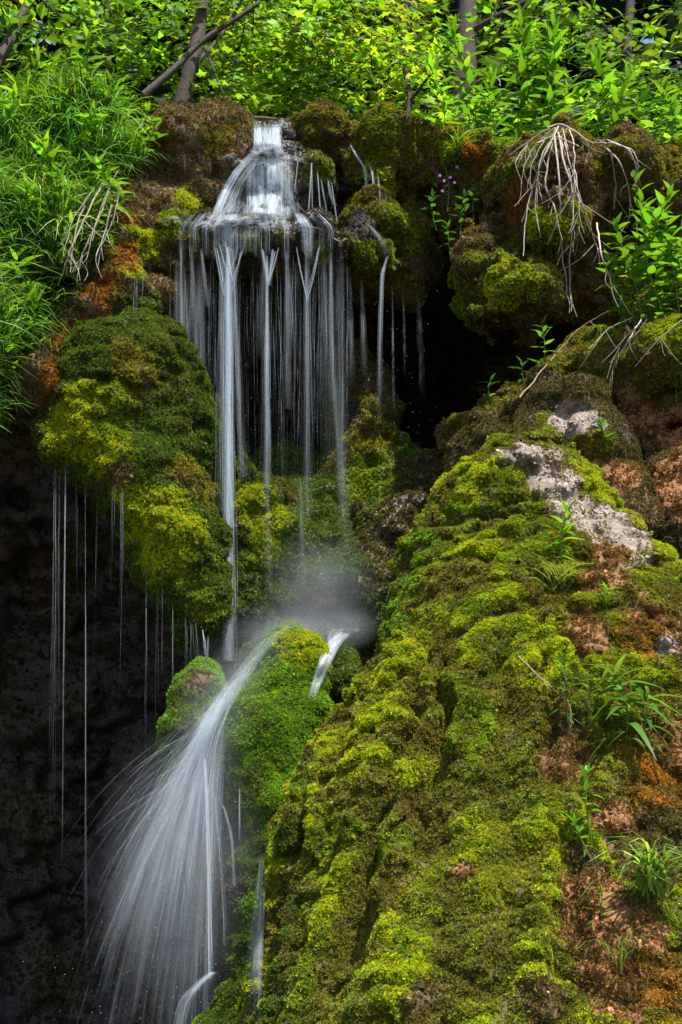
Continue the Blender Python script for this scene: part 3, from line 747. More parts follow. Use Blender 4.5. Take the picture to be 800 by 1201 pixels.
for k in range(150):      # soft shreds of water all over the upper step
    x = np.clip(rng.normal(300, 24), 258, 352); y = rng.uniform(184, 236); lim = 262 + max(0, 300 - x) * 0 + 0
    if y < 186 + .022 * (x - 312) ** 2: y = 186 + .022 * (x - 312) ** 2
    if y > 250: continue
    k_ = (x - 312) / 60
    P = [on(x + k_ * q * .5, min(y + q, 262), FB, .05) for q in (0, 12, 26, 40)]
    mb.soft(spline(P, 10), rng.uniform(.012, .035), rng.uniform(.06, .2) * np.sin(np.linspace(.15, 3.0, 10)), 2, .006)
for k in range(60):       # shreds in the spout
    x = rng.uniform(301, 328); y = rng.uniform(143, 165)
    mb.soft(spline([on(x, y, FB, .05), on(x, y + 12, FB, .05), on(x + (x - 313) * .15, y + 26, FB, .06)], 8), rng.uniform(.01, .025), rng.uniform(.1, .3) * np.sin(np.linspace(.3, 3.0, 8)), 2, .006)
part('water_splash', mb, M_WATER, falls)['kind'] = 'stuff'
EDGE = np.array([r[-1] for r in T2])
EDGE_Y = lambda px: float(np.interp(px, xs, EDGE[:, 1])) - 0.015
STR = [  # px top, py top, px bottom, py bottom, threads, spread m, amount
    (268, 290, 269, 775, 60, .028, .98), (273, 292, 285, 560, 12, .02, .5), (262, 292, 262, 600, 12, .03, .5),
    (313, 300, 313, 572, 24, .016, .62), (308, 292, 314, 330, 8, .012, .6), (320, 292, 315, 335, 8, .012, .6),
    (336, 296, 338, 480, 12, .02, .38), (360, 296, 361, 610, 16, .022, .42), (388, 296, 391, 470, 12, .018, .42), (391, 440, 408, 645, 10, .03, .30),
    (212, 284, 214, 470, 9, .018, .42), (224, 288, 232, 430, 8, .018, .36), (236, 292, 244, 360, 9, .014, .42), 
    (400, 300, 403, 600, 8, .025, .24), (352, 560, 356, 690, 8, .02, .28), (313, 560, 316, 700, 8, .02, .24)]
for x0, y0, x1, y1, n, sp, am in STR:
    mb = MB(); Y = EDGE_Y(x0); am = am ** 1.9 * 1.05; n = max(3, int(n * (.5 + am * .6)))
    L_ = line(W(x0, y0, Y), W(x1, y1, Y - 0.04), 22); tq = np.linspace(0, 1, 22)
    mb.soft(L_, sp * (1.3 + 1.2 * tq), min(1, am * .8) * (1 - tq ** 2 * .7) * np.minimum(1, tq * 8 + .2), 3, .007)
    thread_bundle(mb, L_, n, sp, 0.0019, am * .7)
    if n > 7 and x0 > 205:
        for k in range(rng.integers(2, 4)):
            xf = x0 + rng.choice([-1, 1]) * rng.uniform(7, 15); yf = y0 - rng.uniform(0, 10); jy = y0 + rng.uniform(22, 60)
            Lf = spline([W(xf, yf, Y + .01), W(xf + (x0 - xf) * .35, yf + (jy - yf) * .4, Y), W(x0, jy, Y)], 12)
            mb.soft(Lf, .008, np.linspace(.25, .5, 12) * rng.uniform(.6, 1.2)); thread_bundle(mb, Lf, 5, .006, .0017, .35)
    part('water_strand', mb, M_WATER, falls)
mb = MB()       # wide faint veils between the strands
for k in range(16):
    x = rng.uniform(206, 405); Y = EDGE_Y(x) + .03; tq = np.linspace(0, 1, 22); y1 = rng.uniform(420, 620)
    mb.soft(line(W(x, rng.uniform(296, 312), Y), W(x + rng.normal() * 4, y1, Y - .02), 22), (.02 + .05 * tq) * rng.uniform(.7, 1.5), rng.uniform(.10, .24) * np.minimum(1, tq * 5) * (1 - tq) ** .8, 2, .006)
part('water_haze', mb, M_WATER, falls)['kind'] = 'stuff'
mb = MB()
for i in range(230):
    x = 200 + 208 * np.clip(rng.random() + .08 * np.sin(rng.random() * 40), 0, 1); y0 = rng.uniform(290, 350); Y = EDGE_Y(x) + rng.uniform(-.1, .2)
    thread_bundle(mb, line(W(x, y0, Y), W(x + rng.normal() * 4, y0 + rng.uniform(90, 330), Y), 14), 1, 0.01, 0.0006 + 0.0022 * rng.random() ** 2, 0.30 * rng.random() + .06, fade=(.3, .6), wav=1.2)
part('water_curtain', mb, M_WATER, falls)

def stream(name, label, cat, pts, n, spread, amt, r=0.0022, bodies=None, extra=()):
    """a thin run of water: first points cling to the rock ('on'), the later ones fall free (px, py)"""
    e = empty(name, on(*pts[0][:2], bodies), label, cat)
    for seg in [(pts, n, spread, amt)] + list(extra):
        pts_, n_, sp_, am_ = seg
        P = []; Y = None
        for q in pts_:
            if len(q) == 2:
                p = on(q[0], q[1], bodies, 0.04); p = W(q[0], q[1], p[1])
                if Y is not None and p[1] > Y: p = W(q[0], q[1], Y)
            else: p = W(q[0], q[1], (Y if Y is not None else hit(q[0], q[1], bodies)[0][1] - 0.1) - 0.02)
            Y = p[1]; P.append(p)
        mb = MB(); te = np.linspace(0, 1, 24); mb.soft(spline(P, 24), sp_ * (1.2 + te), am_ * .7 * np.minimum(1, te * 5 + .05) * np.minimum(1, (1 - te) * 2.2)); thread_bundle(mb, spline(P, 24), n_, sp_, r * .75, am_ * .7, fade=(.15, .6))
        part('water_strand', mb, M_WATER, e)
    return e
stream('side_fall', 'thin forked spill running over the mossy rock beside the main waterfall', 'waterfall', [(411, 170), (420, 185), (428, 200), (430, 230, 1), (432, 265, 1)], 16, .012, .55, bodies=[mid_rock],
       extra=[([(431, 262), (440, 272), (448, 284), (455, 300)], 7, .02, .22), ([(432, 192), (437, 205), (438, 235, 1), (439, 266, 1)], 12, .010, .5), ([(443, 205), (445, 225, 1), (446, 250, 1)], 6, .008, .4), ([(392, 190), (393, 215, 1), (394, 240, 1)], 6, .008, .4), ([(363, 185), (362, 215, 1), (362, 250, 1)], 10, .012, .45)])
stream('lower_side_fall', 'narrow free falling strand in front of the black cave beside the pillar', 'waterfall', [(455, 300), (451, 312), (448, 330, 1), (446, 400, 1), (445, 495, 1)], 20, .013, .5, bodies=[mid_rock],
       extra=[([(460, 335), (461, 400, 1), (462, 480, 1)], 4, .01, .26), ([(472, 335), (474, 380, 1), (475, 440, 1)], 3, .01, .2), ([(410, 318), (411, 370, 1), (412, 450, 1)], 6, .02, .25), ([(424, 325), (426, 380, 1), (428, 440, 1)], 6, .02, .25), ([(490, 340), (493, 400, 1), (495, 470, 1)], 4, .02, .15), ([(447, 612), (447, 640, 1), (449, 668, 1)], 8, .008, .5)])

def drips(name, label, specs, bodies, Y=None):
    e = empty(name, W(specs[0][0], specs[0][1], 10.5), label, 'dripping water')
    for x0, y0, x1, y1, n, sp, am in specs:
        h = hit(x0, y0, bodies, 10)
        Yh = h[0][1] - 0.02
        mb = MB(); thread_bundle(mb, line(W(x0, y0, Yh), W(x1, y1, Yh), 24), n, sp * 1.2, 0.0008 + .0012 * rng.random(), am * rng.uniform(.45, .95), fade=(.03, .8), wav=0.9)
        part('water_thread', mb, M_WATER, e)
    return e
drips('ledge_drips', 'long thin water threads falling from the mossy ledge into the black cave',
      [(65, 548, 62, 960, 7, .010, .42), (70, 550, 68, 900, 5, .006, .4), (77, 548, 73, 1010, 9, .006, .6), (100, 562, 101, 1120, 7, .005, .62), (90, 560, 91, 700, 3, .005, .3), (114, 562, 112, 780, 3, .005, .32), (132, 566, 130, 720, 3, .006, .3), (135, 568, 134, 640, 4, .006, .4), (144, 572, 145, 680, 4, .006, .42), (143, 575, 140, 820, 3, .006, .3)], [hang, crag])
drips('tongue_drips', 'short water threads dripping off the tip of the moss tongue',
      [(172, 672, 171, 900, 4, .005, .45), (184, 680, 184, 890, 4, .006, .4), (190, 682, 190, 800, 3, .005, .3), (202, 710, 202, 830, 4, .006, .4), (218, 722, 219, 790, 4, .006, .4), (224, 728, 226, 780, 4, .008, .45), (230, 730, 233, 775, 4, .006, .4), (238, 738, 244, 778, 10, .008, .7), (244, 745, 243, 785, 8, .007, .6)], [hang])
drips('shelf_drips', 'fine water threads hanging under the dark shelf of the crag',
      [(157, 322, 157, 405, 4, .005, .42), (161, 322, 161, 390, 3, .005, .35), (168, 324, 166, 380, 3, .005, .4), (172, 322, 170, 360, 3, .005, .35), (188, 322, 188, 375, 3, .006, .4), (205, 322, 206, 440, 3, .01, .3), (216, 180, 217, 215, 4, .005, .5), (233, 175, 233, 192, 3, .005, .4), (165, 210, 169, 224, 4, .006, .5), (173, 235, 175, 262, 4, .008, .5)], [crag, fall_rock, hang])

cas = empty('lower_cascade', W(300, 760, 9.7), 'misty cascade sliding round the small mound and fanning out into the cave', 'cascade')
mb = MB()       # the slide along the flank of the small mound
def slide(u, j=0.0):
    """u 0 = against the mound, 1 = outer edge"""
    return spline([W(420 - 60 * u, 738 + 12 * u, 10.3 - j), W(352 - 40 * u, 728 + 22 * u, 9.98 - j), W(318 - 38 * u, 758 + 26 * u, 9.72 - j), W(286 - 34 * u, 802 + 20 * u, 9.55 - j), W(262 - 30 * u, 846 + 8 * u, 9.5 - j), W(247 - 40 * u, 905, 9.5 - j), W(243 - 74 * u, 985, 9.42 - j), W(240 - 118 * u, 1110, 9.3 - j)], 34)
uu = np.linspace(0, 1, 22); tq = np.linspace(0, 1, 34)
for k in range(4):
    G = np.array([slide(u * (1 + .12 * k) - .04 * k, 0.03 * k) for u in uu]) + rng.normal(size=(22, 34, 3)) * .003
    am = (np.sin(pi * np.clip(uu, .02, .98)) ** .8)[:, None] * np.interp(tq, [0, .12, .3, .45, .56, .68, .85, 1], [.02, .08, .18, .42, .72, .46, .16, 0])[None]
    mb.grid(G, np.minimum(1, am * (.6, .55, .5, .5)[k]), (.012, .03, .07, .12)[k], .9)
for i in range(120): thread_bundle(mb, slide(rng.random() ** 1.2, rng.uniform(0, .1))[12:], 1, 0.012, 0.0018, 0.2, fade=(.3, .6))
part('water_slide', mb, M_WATER, cas)
mb = MB()       # the fan of spray
for i in range(900):
    u = rng.random(); v = abs(rng.normal()) * 0.38; v = v if v < .85 else .85 * rng.random()
    x0, y0 = 272 - 36 * u, 800 + 110 * u
    x3 = 256 - 215 * min(v, 1.35) - 14 * rng.random(); y3 = rng.uniform(960, 1280)
    Y0 = 9.6 + rng.normal() * 0.06; Y3 = Y0 - rng.uniform(-.1, .45)
    P = [W(x0, y0, Y0), W(x0 + (x3 - x0) * 0.42, y0 + (y3 - y0) * 0.28, Y0 + (Y3 - Y0) * .4), W(x0 + (x3 - x0) * 0.75, y0 + (y3 - y0) * 0.62, Y0 + (Y3 - Y0) * .75), W(x3, y3, Y3)]
    thread_bundle(mb, spline(P, 20), 1, 0.008, 0.0008 + .0011 * rng.random(), 0.27 * rng.random() + .05, fade=(.45, .6))
    if i % 9 == 0 and v < .7: mb.soft(spline(P, 20), np.linspace(.012, .04, 20), .16 * rng.random() * np.sin(np.linspace(.2, 3.0, 20)), 2)
part('spray_fan', mb, M_WATER, cas)
for pts, n, sp, am in (([(240, 890), (243, 960), (245, 1060), (246, 1148)], 14, .010, .5), ([(252, 930), (258, 1000), (262, 1060), (263, 1110)], 3, .009, .15), ([(262, 945), (270, 975), (273, 1000), (275, 1040)], 4, .009, .20), ([(281, 925), (281, 945), (281, 965), (281, 985)], 3, .006, .2),
                       ([(250, 1140), (232, 1156), (216, 1180), (206, 1235)], 22, .03, .32)):
    mb = MB(); thread_bundle(mb, spline([W(x, y, 9.12 - 0.0002 * (y - 890)) for x, y in pts], 22), n, sp, 0.0022, am, fade=(.05, .2)); mb.soft(spline([W(x, y, 9.12 - 0.0002 * (y - 890)) for x, y in pts], 22), sp * 1.6, am * .7); part('water_strand', mb, M_WATER, cas)
def clinging(name, path, half, amt, bodies, wide=.012, off=.04):
    """a film of water that follows the rock down a list of (px, py)"""
    us = np.linspace(-1, 1, 11)
    T = table([[(x + h * u, y) for (x, y), h in zip(path, half)] for u in us], bodies, .04, 4)
    SP = np.array([spline(r, 24) for r in T])
    for _ in range(4): SP[:, 1:-1] = (SP[:, :-2] + 2 * SP[:, 1:-1] + SP[:, 2:]) / 4
    mb = MB(); tq = np.linspace(0, 1, 24)[None]
    en = ((1 - us * us) ** .8)[:, None] * np.clip(tq / .12, .15, 1) * np.clip((1 - tq) / .35, .03, 1)
    mb.grid(SP, en * amt, wide, .5); mb.grid(SP + np.array([.003, -.02, .005]), en * amt * .8, wide * 2.5, .6)
    part(name, mb, M_WATER, cas)
clinging('side_chute', [(408, 738), (394, 748), (384, 770), (374, 795), (365, 820)], [22, 13, 9, 7, 5], .85, [small, wall])
clinging('water_film', [(307, 1000), (304, 1060), (299, 1120), (294, 1200)], [3, 7, 10, 14], .38, [mound, small], .02)

# ------------------------------------------------------------------ leaves and grass
def leaf_mesh(name, m, width=0.24, droop=0.25, fold=0.12, seg=5, shape='lance'):
    V = []; Q = []
    for i in range(seg + 1):
        t = i / seg
        if shape == 'lance': wd = width * (math.sin(pi * min(1, t * 1.02) ** 0.75) ** 0.9) * (1 - 0.25 * t)
        else: wd = width * math.sin(pi * t ** 0.8) ** 0.8
        wd = max(wd, 0.004)
        z = -droop * t * t + 0.06 * t
        V += [(-wd / 1, t, z + fold * wd), (0, t, z), (wd, t, z + fold * wd)]
    for i in range(seg):
        a = i * 3
        Q += [(a, a + 1, a + 4, a + 3), (a + 1, a + 2, a + 5, a + 4)]
    return to_mesh(name, V, [Q], m, True)

def maple_mesh(name, m, seed=0):
    r = np.random.default_rng(seed)
    tips = [(-58, .62), (-30, .36), (-40 + 38, .95)]
    out = [(180, .10)]
    for a, d in ((-128, .42), (-100, .30), (-68, .78), (-40, .40), (0, 1.0), (40, .40), (68, .78), (100, .30), (128, .42)):
        out.append((a, d * r.uniform(.92, 1.08)))
    V = [(0, .25, 0.03)]
    for a, d in out:
        t = math.radians(a); V.append((math.sin(t) * d * .62, .25 + math.cos(t) * d * .72, -0.12 * d * d + r.uniform(-.04, .04)))
    T = [(0, i, i + 1) for i in range(1, len(V) - 1)] + [(0, len(V) - 1, 1)]
    V = np.array(V); T = np.array(T)[:, ::-1]
    return to_mesh(name, V, [T], m, False)

def sources_for(fn, n, m): return [source('leaf_shape', fn('leaf', m, i)) for i in range(n)]
SRC_MAPLE = sources_for(lambda a, m, i: maple_mesh(a, m, i), 3, M_LEAFI)
SRC_OVAL = sources_for(lambda a, m, i: leaf_mesh(a, m, 0.27, 0.15 + 0.12 * i, 0.1, 4, 'oval'), 3, M_LEAFI)
SRC_LANCE = sources_for(lambda a, m, i: leaf_mesh(a, m, 0.16, 0.15 + 0.2 * i, 0.1, 5), 3, M_LEAFI)
ME_MAPLE = [maple_mesh('leaf', M_LEAF, i + 9) for i in range(3)]
ME_OVAL = [leaf_mesh('leaf', M_LEAF, 0.27, 0.15 + 0.12 * i, 0.1, 4, 'oval') for i in range(3)]
ME_LANCE = [leaf_mesh('leaf', M_LEAF, 0.135, 0.1 + 0.2 * i, 0.15, 6) for i in range(3)]
ME_WIDE = [leaf_mesh('leaf', M_LEAF, 0.21, 0.1 + 0.2 * i, 0.15, 6) for i in range(3)]

ME_LONG = [leaf_mesh('leaf', M_LEAF, 0.085, 0.45 + 0.25 * i, 0.25, 8) for i in range(3)]

def place_leaf(meshes, parent, p, head, norm, size, tint):
    Z = np.asarray(norm, float); Z /= np.linalg.norm(Z); Y = np.asarray(head, float); Y = Y - (Y @ Z) * Z; Y /= np.linalg.norm(Y) + 1e-9
    X = np.cross(Y, Z)
    M = Matrix(((X[0], Y[0], Z[0], 0), (X[1], Y[1], Z[1], 0), (X[2], Y[2], Z[2], 0), (0, 0, 0, 1))) 
    o = bpy.data.objects.new('leaf', meshes[rng.integers(0, len(meshes))]); COL.objects.link(o)
    o.parent = parent; o.rotation_euler = M.to_euler(); o.location = np.asarray(p) - np.array(parent.location); o.scale = (size, size, size)
    o.color = (*np.clip(tint, 0, .6), 1)
    return o

def jitter(t, s=0.25): 
    t = np.asarray(t) * math.exp(rng.normal() * s); return t * np.array([math.exp(rng.normal() * .12), 1, 1])

def herb(base, top, leaves, L, tint, label, name='leafy_plant', cat='plant', group=None, meshes=None, bare=0.15, r=0.006, spread=1.0, curve=0.1):
    """an upright plant: bent stem, leaves in a spiral, smaller and steeper towards the tip"""
    meshes = meshes or ME_LANCE
    base, top = np.asarray(base), np.asarray(top); H = np.linalg.norm(top - base)
    e = empty(name, base, label, cat, group)
    mid = (base + top) / 2 + np.array([rng.normal(), rng.normal() * .5, 0.3]) * H * curve
    S = spline([base - np.array([0, -0.02, 0.06]), mid, top], 14)
    mb = MB(); mb.tube(S, np.linspace(r, r * .4, 14), 5); part('stem', mb, M_STEM, e)
    ph = rng.uniform(0, 6.28)
    for i in range(leaves):
        t = bare + (1 - bare) * (i + 0.5) / leaves
        f = t * 13; k = min(int(f), 12); p = S[k] + (S[k + 1] - S[k]) * (f - k)
        a = ph + i * 2.4 + rng.normal() * .25
        el = -0.15 + 1.15 * t ** 2.2 + rng.normal() * .15
        hd = np.array([math.cos(a) * math.cos(el), math.sin(a) * math.cos(el), math.sin(el)])
        nm = np.array([0, 0, 1.0]) - hd * math.sin(el) + np.array([-math.cos(a), -math.sin(a), 0]) * 0.15 + rng.normal(size=3) * .18
        sz = L * (0.55 + 0.6 * math.sin(pi * (0.15 + 0.75 * t))) * rng.uniform(.8, 1.15) * spread
        place_leaf(meshes, e, p, hd, nm, sz, jitter(tint))
    return e

def blade_mesh(i):
    r = np.random.default_rng(i + 70)
    V = []; Q = []; seg = 5
    for k in range(seg + 1):
        t = k / seg; w_ = 0.0105 * (1 - t) ** 0.7 + 0.001; y = 0.62 * t ** (1.7); z = t * 0.85 - 0.45 * t ** 3.0
        V += [(-w_, y, z), (w_, y, z)]
    for k in range(seg): Q.append((2 * k, 2 * k + 1, 2 * k + 3, 2 * k + 2))
    return np.array(V), np.array(Q)
def grass_clump(seed, n=22, spread=0.12):
    r = np.random.default_rng(seed); mb = MB()
    for i in range(n):
        V, Q = blade_mesh(0); a = r.uniform(0, 6.28); s_ = r.uniform(.55, 1.25); lean = r.uniform(.4, 1.3)
        V = V * np.array([1.0, lean, 1.0]) * s_
        c, sn = math.cos(a), math.sin(a)
        V = np.stack([V[:, 0] * c - V[:, 1] * sn, V[:, 0] * sn + V[:, 1] * c, V[:, 2]], 1) + np.array([r.normal() * spread, r.normal() * spread, 0])
        mb.add(V, Q)
    return source('grass_clump', mb.mesh('grass_clump', M_GRASS))
SRC_GRASS = [grass_clump(i) for i in range(4)]
ME_BLADE = []
for i in range(3):
    V, Q = blade_mesh(i); ME_BLADE.append(to_mesh('blade', V * np.array([0.8 + .3 * i, .7 + .4 * i, 1]), [Q], M_LEAF))

def tuft(px, py, h_px, n, tint, label, body_=None, cat='grass tuft', wide=1.0, down=0.3):
    h = hit(px, py, body_); p = h[0]; H = h_px * h[2] / F
    e = empty('grass_tuft', p, label, cat)
    out = h[1]
    for i in range(n):
        a = rng.uniform(0, 6.28); hd = np.array([math.cos(a), math.sin(a) * .6 - .25, 0]) + out * 0.8 - np.array([0, 0, down * rng.random()])
        up_ = np.array([rng.normal() * .3, -0.15, 1.0])
        o = place_leaf(ME_BLADE, e, p + rng.normal(size=3) * H * .07, hd, up_, H * rng.uniform(.6, 1.15), jitter(tint))
        o.name = 'blade'; o.scale.x *= wide
    return e

# grass over the bank
if not QUICK:
    P, N, vi = surface_points(slope, 330, 4200, np.clip(slope.N[:, 2] + 0.9, 0.1, 1) * (0.25 + sstep(-.2, .3, fbm(slope.V, 1.7, 3, 77))), 60, -0.6)
    n = len(P)
    Z = N * 0.5 + np.array([0, -0.25, 0.9]) + rng.normal(size=(n, 3)) * .2
    t = np.array([.095, .235, .016]) * np.exp(rng.normal(size=(n, 1)) * .4 + 0.6 * fbm(P, 1.6, 2, 9)[:, None]); t[:, 0] *= np.exp(rng.normal(size=n) * .2)
    scatter('grass', slope.o, P, rng.normal(size=(n, 3)), Z, rng.uniform(.25, .72, n) * np.exp(.5 * fbm(P, 1.2, 2, 19)), np.clip(t, 0, .5), 'grass', SRC_GRASS)

# ------------------------------------------------------------------ trees on the plateau
TREE_LEAVES = []
def tree(name, label, trunk, r0, limbs, crown, src, meshes, size, tint, nparts=60, cat='tree', group=None, bark=None, tints=None):
    """trunk: places (px, py, Y); limbs: (places, radius px); crown: boxes (px0, px1, py0, py1, Y0, Y1, sprays, spray radius m, leaves each)"""
    pts = [W(*p) for p in trunk]
    base = pts[0]; e = empty(name, base, label, cat, group)
    mb = MB(); S = spline(pts, 20); k = trunk[0][2] / F
    mb.tube(S, np.linspace(r0 * k, r0 * k * .6, 20) * (1 + 0.08 * rng.normal(size=20)), 9); part('trunk', mb, bark or M_BARK, e)
    for lp, lr in limbs:
        mb = MB(); S = spline([W(*p) for p in lp], 16); mb.tube(S, np.linspace(lr, lr * .45, 16) * lp[0][2] / F, 6); part('limb', mb, bark or M_BARK, e)
    Ps, Hs, Ns, Ts = [], [], [], []
    tw = MB()
    for (x0, x1, y0, y1, Y0, Y1, ns, R, nl) in crown:
        for s_ in range(ns):
            c = W(rng.uniform(x0, x1), rng.uniform(y0, y1), rng.uniform(Y0, Y1))
            dn = np.array([rng.normal() * .25, -0.25 + rng.normal() * .25, 1.0]); dn /= np.linalg.norm(dn)
            u = np.cross(dn, [0.2, 1, 0]); u /= np.linalg.norm(u); v = np.cross(dn, u)
            ang = rng.uniform(0, 6.28)
            ax = u * math.cos(ang) + v * math.sin(ang); sd_ = np.cross(dn, ax)
            tw.tube(spline([c - ax * R * 1.3 - dn * R * .25, c - ax * R * .2, c + ax * R * .9 - dn * .05], 6), np.linspace(.008, .003, 6), 4)
            st = jitter(tints[rng.integers(0, len(tints))] if tints else tint, .35)
            for q in range(nl):
                t_ = rng.uniform(-1, 1); sgn = 1 if q % 2 else -1
                wv = (1 - t_ * t_ * .6) * R * .75 * rng.random() ** .7
                p = c + ax * t_ * R + sd_ * sgn * wv + dn * (rng.normal() * .06 - .2 * wv)
                Ps.append(p); Hs.append(ax * .7 + sd_ * sgn * .8 + rng.normal(size=3) * .25)
                Ns.append(dn + rng.normal(size=3) * .38 + np.array([0, -.15, 0])); Ts.append(jitter(st, .15))
    part('twigs', tw, bark or M_BARK, e)['kind'] = 'stuff'
    Ps, Hs, Ns, Ts = map(np.array, (Ps, Hs, Ns, Ts))
    x, y, z = proj(Ps)
    vis = np.where((x > 0) & (x < 800) & (y > 2) & (y < 330))[0]
    pick = vis[np.argsort(z[vis])][:nparts]
    sz = size * rng.uniform(.6, 1.25, len(Ps))
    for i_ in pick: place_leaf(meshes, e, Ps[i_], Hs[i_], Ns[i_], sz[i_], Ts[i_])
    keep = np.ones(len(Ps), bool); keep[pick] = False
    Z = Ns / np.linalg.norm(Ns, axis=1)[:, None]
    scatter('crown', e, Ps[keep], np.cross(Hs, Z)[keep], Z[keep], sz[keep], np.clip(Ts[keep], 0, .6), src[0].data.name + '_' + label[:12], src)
    return e

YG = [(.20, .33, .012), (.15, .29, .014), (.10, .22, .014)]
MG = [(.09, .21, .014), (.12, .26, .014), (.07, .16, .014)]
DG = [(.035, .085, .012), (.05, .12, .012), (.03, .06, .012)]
if not QUICK:
    tree('maple_tree', 'maple tree with a grey leaning trunk behind the crag and glowing yellow green leaves', [(203, 175, 13.9), (214, 120, 13.9), (224, 80, 13.9), (236, 20, 14.0), (250, -90, 14.1)], 13,
         [([(168, 112, 13.3), (205, 80, 13.4), (240, 46, 13.5), (300, 6, 13.6), (350, -40, 13.7)], 6), ([(224, 80, 13.9), (260, 40, 14.2), (300, -30, 14.5)], 4), ([(240, 55, 13.4), (250, 80, 13.3), (262, 110, 13.2)], 2)],
         [(265, 420, -40, 125, 13.2, 15.5, 50, .42, 22), (250, 400, 40, 130, 14.0, 15.5, 25, .4, 20), (150, 300, -50, 125, 14.5, 16, 40, .42, 22)], SRC_MAPLE, ME_MAPLE, .175, None, 200, tints=YG)
    tree('maple_tree', 'young maple behind the mossy lip with a bright yellow leaf spray at the dark trunk', [(470, 190, 14.6), (480, 120, 14.6), (474, 60, 14.7), (480, -60, 14.8)], 5,
         [([(480, 120, 14.6), (520, 70, 14.2), (560, 40, 14.0)], 2.5)],
         [(395, 510, -10, 62, 13.3, 14.2, 16, .36, 20), (500, 600, 115, 165, 13.2, 13.8, 12, .32, 18), (430, 520, 60, 150, 14.6, 15.6, 22, .4, 20)], SRC_MAPLE, ME_MAPLE, .165, None, 110, tints=YG[:2] + [(.16, .30, .014)])
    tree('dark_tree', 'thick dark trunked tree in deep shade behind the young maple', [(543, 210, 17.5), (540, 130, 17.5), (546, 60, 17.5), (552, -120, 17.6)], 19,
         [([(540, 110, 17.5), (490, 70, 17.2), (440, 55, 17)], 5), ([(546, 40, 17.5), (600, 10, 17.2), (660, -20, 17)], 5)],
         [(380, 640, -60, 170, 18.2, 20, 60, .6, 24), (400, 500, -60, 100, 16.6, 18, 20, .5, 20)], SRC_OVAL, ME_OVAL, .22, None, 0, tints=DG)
    tree('slender_tree', 'slender pale trunked tree at the far upper left in front of dark woods', [(120, 190, 15.5), (128, 110, 15.5), (126, 50, 15.5), (135, -80, 15.5)], 8,
         [([(128, 90, 15.5), (90, 40, 15.2), (50, 0, 15)], 4), ([(126, 60, 15.5), (160, 20, 15.3), (200, -20, 15)], 3)],
         [(-20, 200, -40, 90, 13.8, 16, 60, .42, 22)], SRC_OVAL, ME_OVAL, .15, None, 120, tints=MG + [YG[1]])
    tree('old_tree', 'dark bent tree trunk at the picture edge above the grass bank', [(-15, 260, 12.9), (2, 150, 13.0), (-8, 90, 13.2), (40, -10, 13.6), (70, -80, 13.8)], 9,
         [([(-8, 90, 13.2), (20, 40, 13.2), (45, -20, 13.2)], 4)],
         [(-60, 90, -30, 130, 13.0, 14.5, 26, .4, 20)], SRC_OVAL, ME_OVAL, .16, None, 90, tints=MG)
    tree('ash_tree', 'broad green tree behind the overhanging rock with dense mid green foliage', [(735, 240, 15.0), (728, 150, 15.0), (735, 60, 15.1), (745, -80, 15.2)], 9,
         [([(728, 130, 15.0), (780, 90, 14.6), (830, 60, 14.3)], 4), ([(735, 60, 15.1), (690, 10, 15), (650, -40, 15)], 4)],
         [(590, 830, -40, 200, 14.0, 16, 72, .45, 26), (700, 830, 60, 210, 13.0, 14, 26, .4, 22)], SRC_OVAL, ME_OVAL, .15, None, 150, tints=MG)
    tree('background_tree', 'shaded green tree directly behind the waterfall lip', [(352, 200, 16.5), (356, 120, 16.5), (350, 40, 16.5), (345, -90, 16.6)], 9,
         [([(356, 120, 16.5), (400, 70, 16.2), (450, 40, 16)], 4)],
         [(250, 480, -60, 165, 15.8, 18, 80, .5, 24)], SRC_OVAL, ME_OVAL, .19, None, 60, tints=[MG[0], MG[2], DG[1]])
    # the wood beyond
    n = 32000
    P = np.stack([rng.uniform(-14, 14, n), rng.uniform(21, 33, n), rng.uniform(8, 30, n)], 1)
    k = fbm(P, 0.35, 3, 5) > -0.8; P = P[k]; n = len(P)
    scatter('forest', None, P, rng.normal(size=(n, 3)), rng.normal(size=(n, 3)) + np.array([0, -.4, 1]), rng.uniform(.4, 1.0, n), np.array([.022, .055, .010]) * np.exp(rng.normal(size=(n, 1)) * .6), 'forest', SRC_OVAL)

# ------------------------------------------------------------------ plants growing on the rocks
def herb_at(px, py, tx, ty, leaves, Lpx, tint, label, Y=None, lean=0.0, **kw):
    if Y is None:
        h = hit(px, py); b = h[0]; Y = b[1]
    else: b = W(px, py, Y)
    return herb(b, W(tx, ty, Y - lean), leaves, Lpx * Y / F, tint, label, **kw)
BR = (.13, .30, .016); HG = (.085, .22, .016); DK = (.045, .13, .014)
G1 = 'tall lance leaved plants on the overhanging rock'
for px, py, tx, ty, nl, L, lab in ((520, 178, 500, 70, 22, 30, 'tall lance leaved plant above the mossy boulder, leaning over the dark trunk'), (560, 180, 527, 30, 34, 36, 'tallest lance leaved plant, its whorled tip just under the dark tree branches'), (600, 180, 610, 10, 38, 36, 'tall lance leaved plant rising from the rock straight above the orange moss'), (640, 175, 650, 20, 36, 34, 'lance leaved plant growing straight above the pale root clump'),
                                 (690, 180, 700, 60, 30, 32, 'lance leaved plant behind the pale roots, in front of the broad green tree'), (735, 190, 745, 80, 28, 32, 'lance leaved plant on the shoulder of the brown overhang'), (580, 185, 575, 90, 24, 30, 'shorter lance leaved plant between two taller ones'), (665, 180, 672, 95, 22, 28, 'short bright plant beside the root clump'), (780, 205, 775, 100, 26, 30, 'lance leaved plant at the picture edge above the leafy shrub'), (625, 185, 628, 80, 22, 30, 'medium lance leaved plant in the thick of the plant row')):
    herb_at(px, py, tx, ty, int(nl * 1.35), L * .9, (.10, .25, .016), lab, Y=11.7 + rng.uniform(-.2, .3), group=G1)
G2 = 'leafy stems of the shrub on the bank'
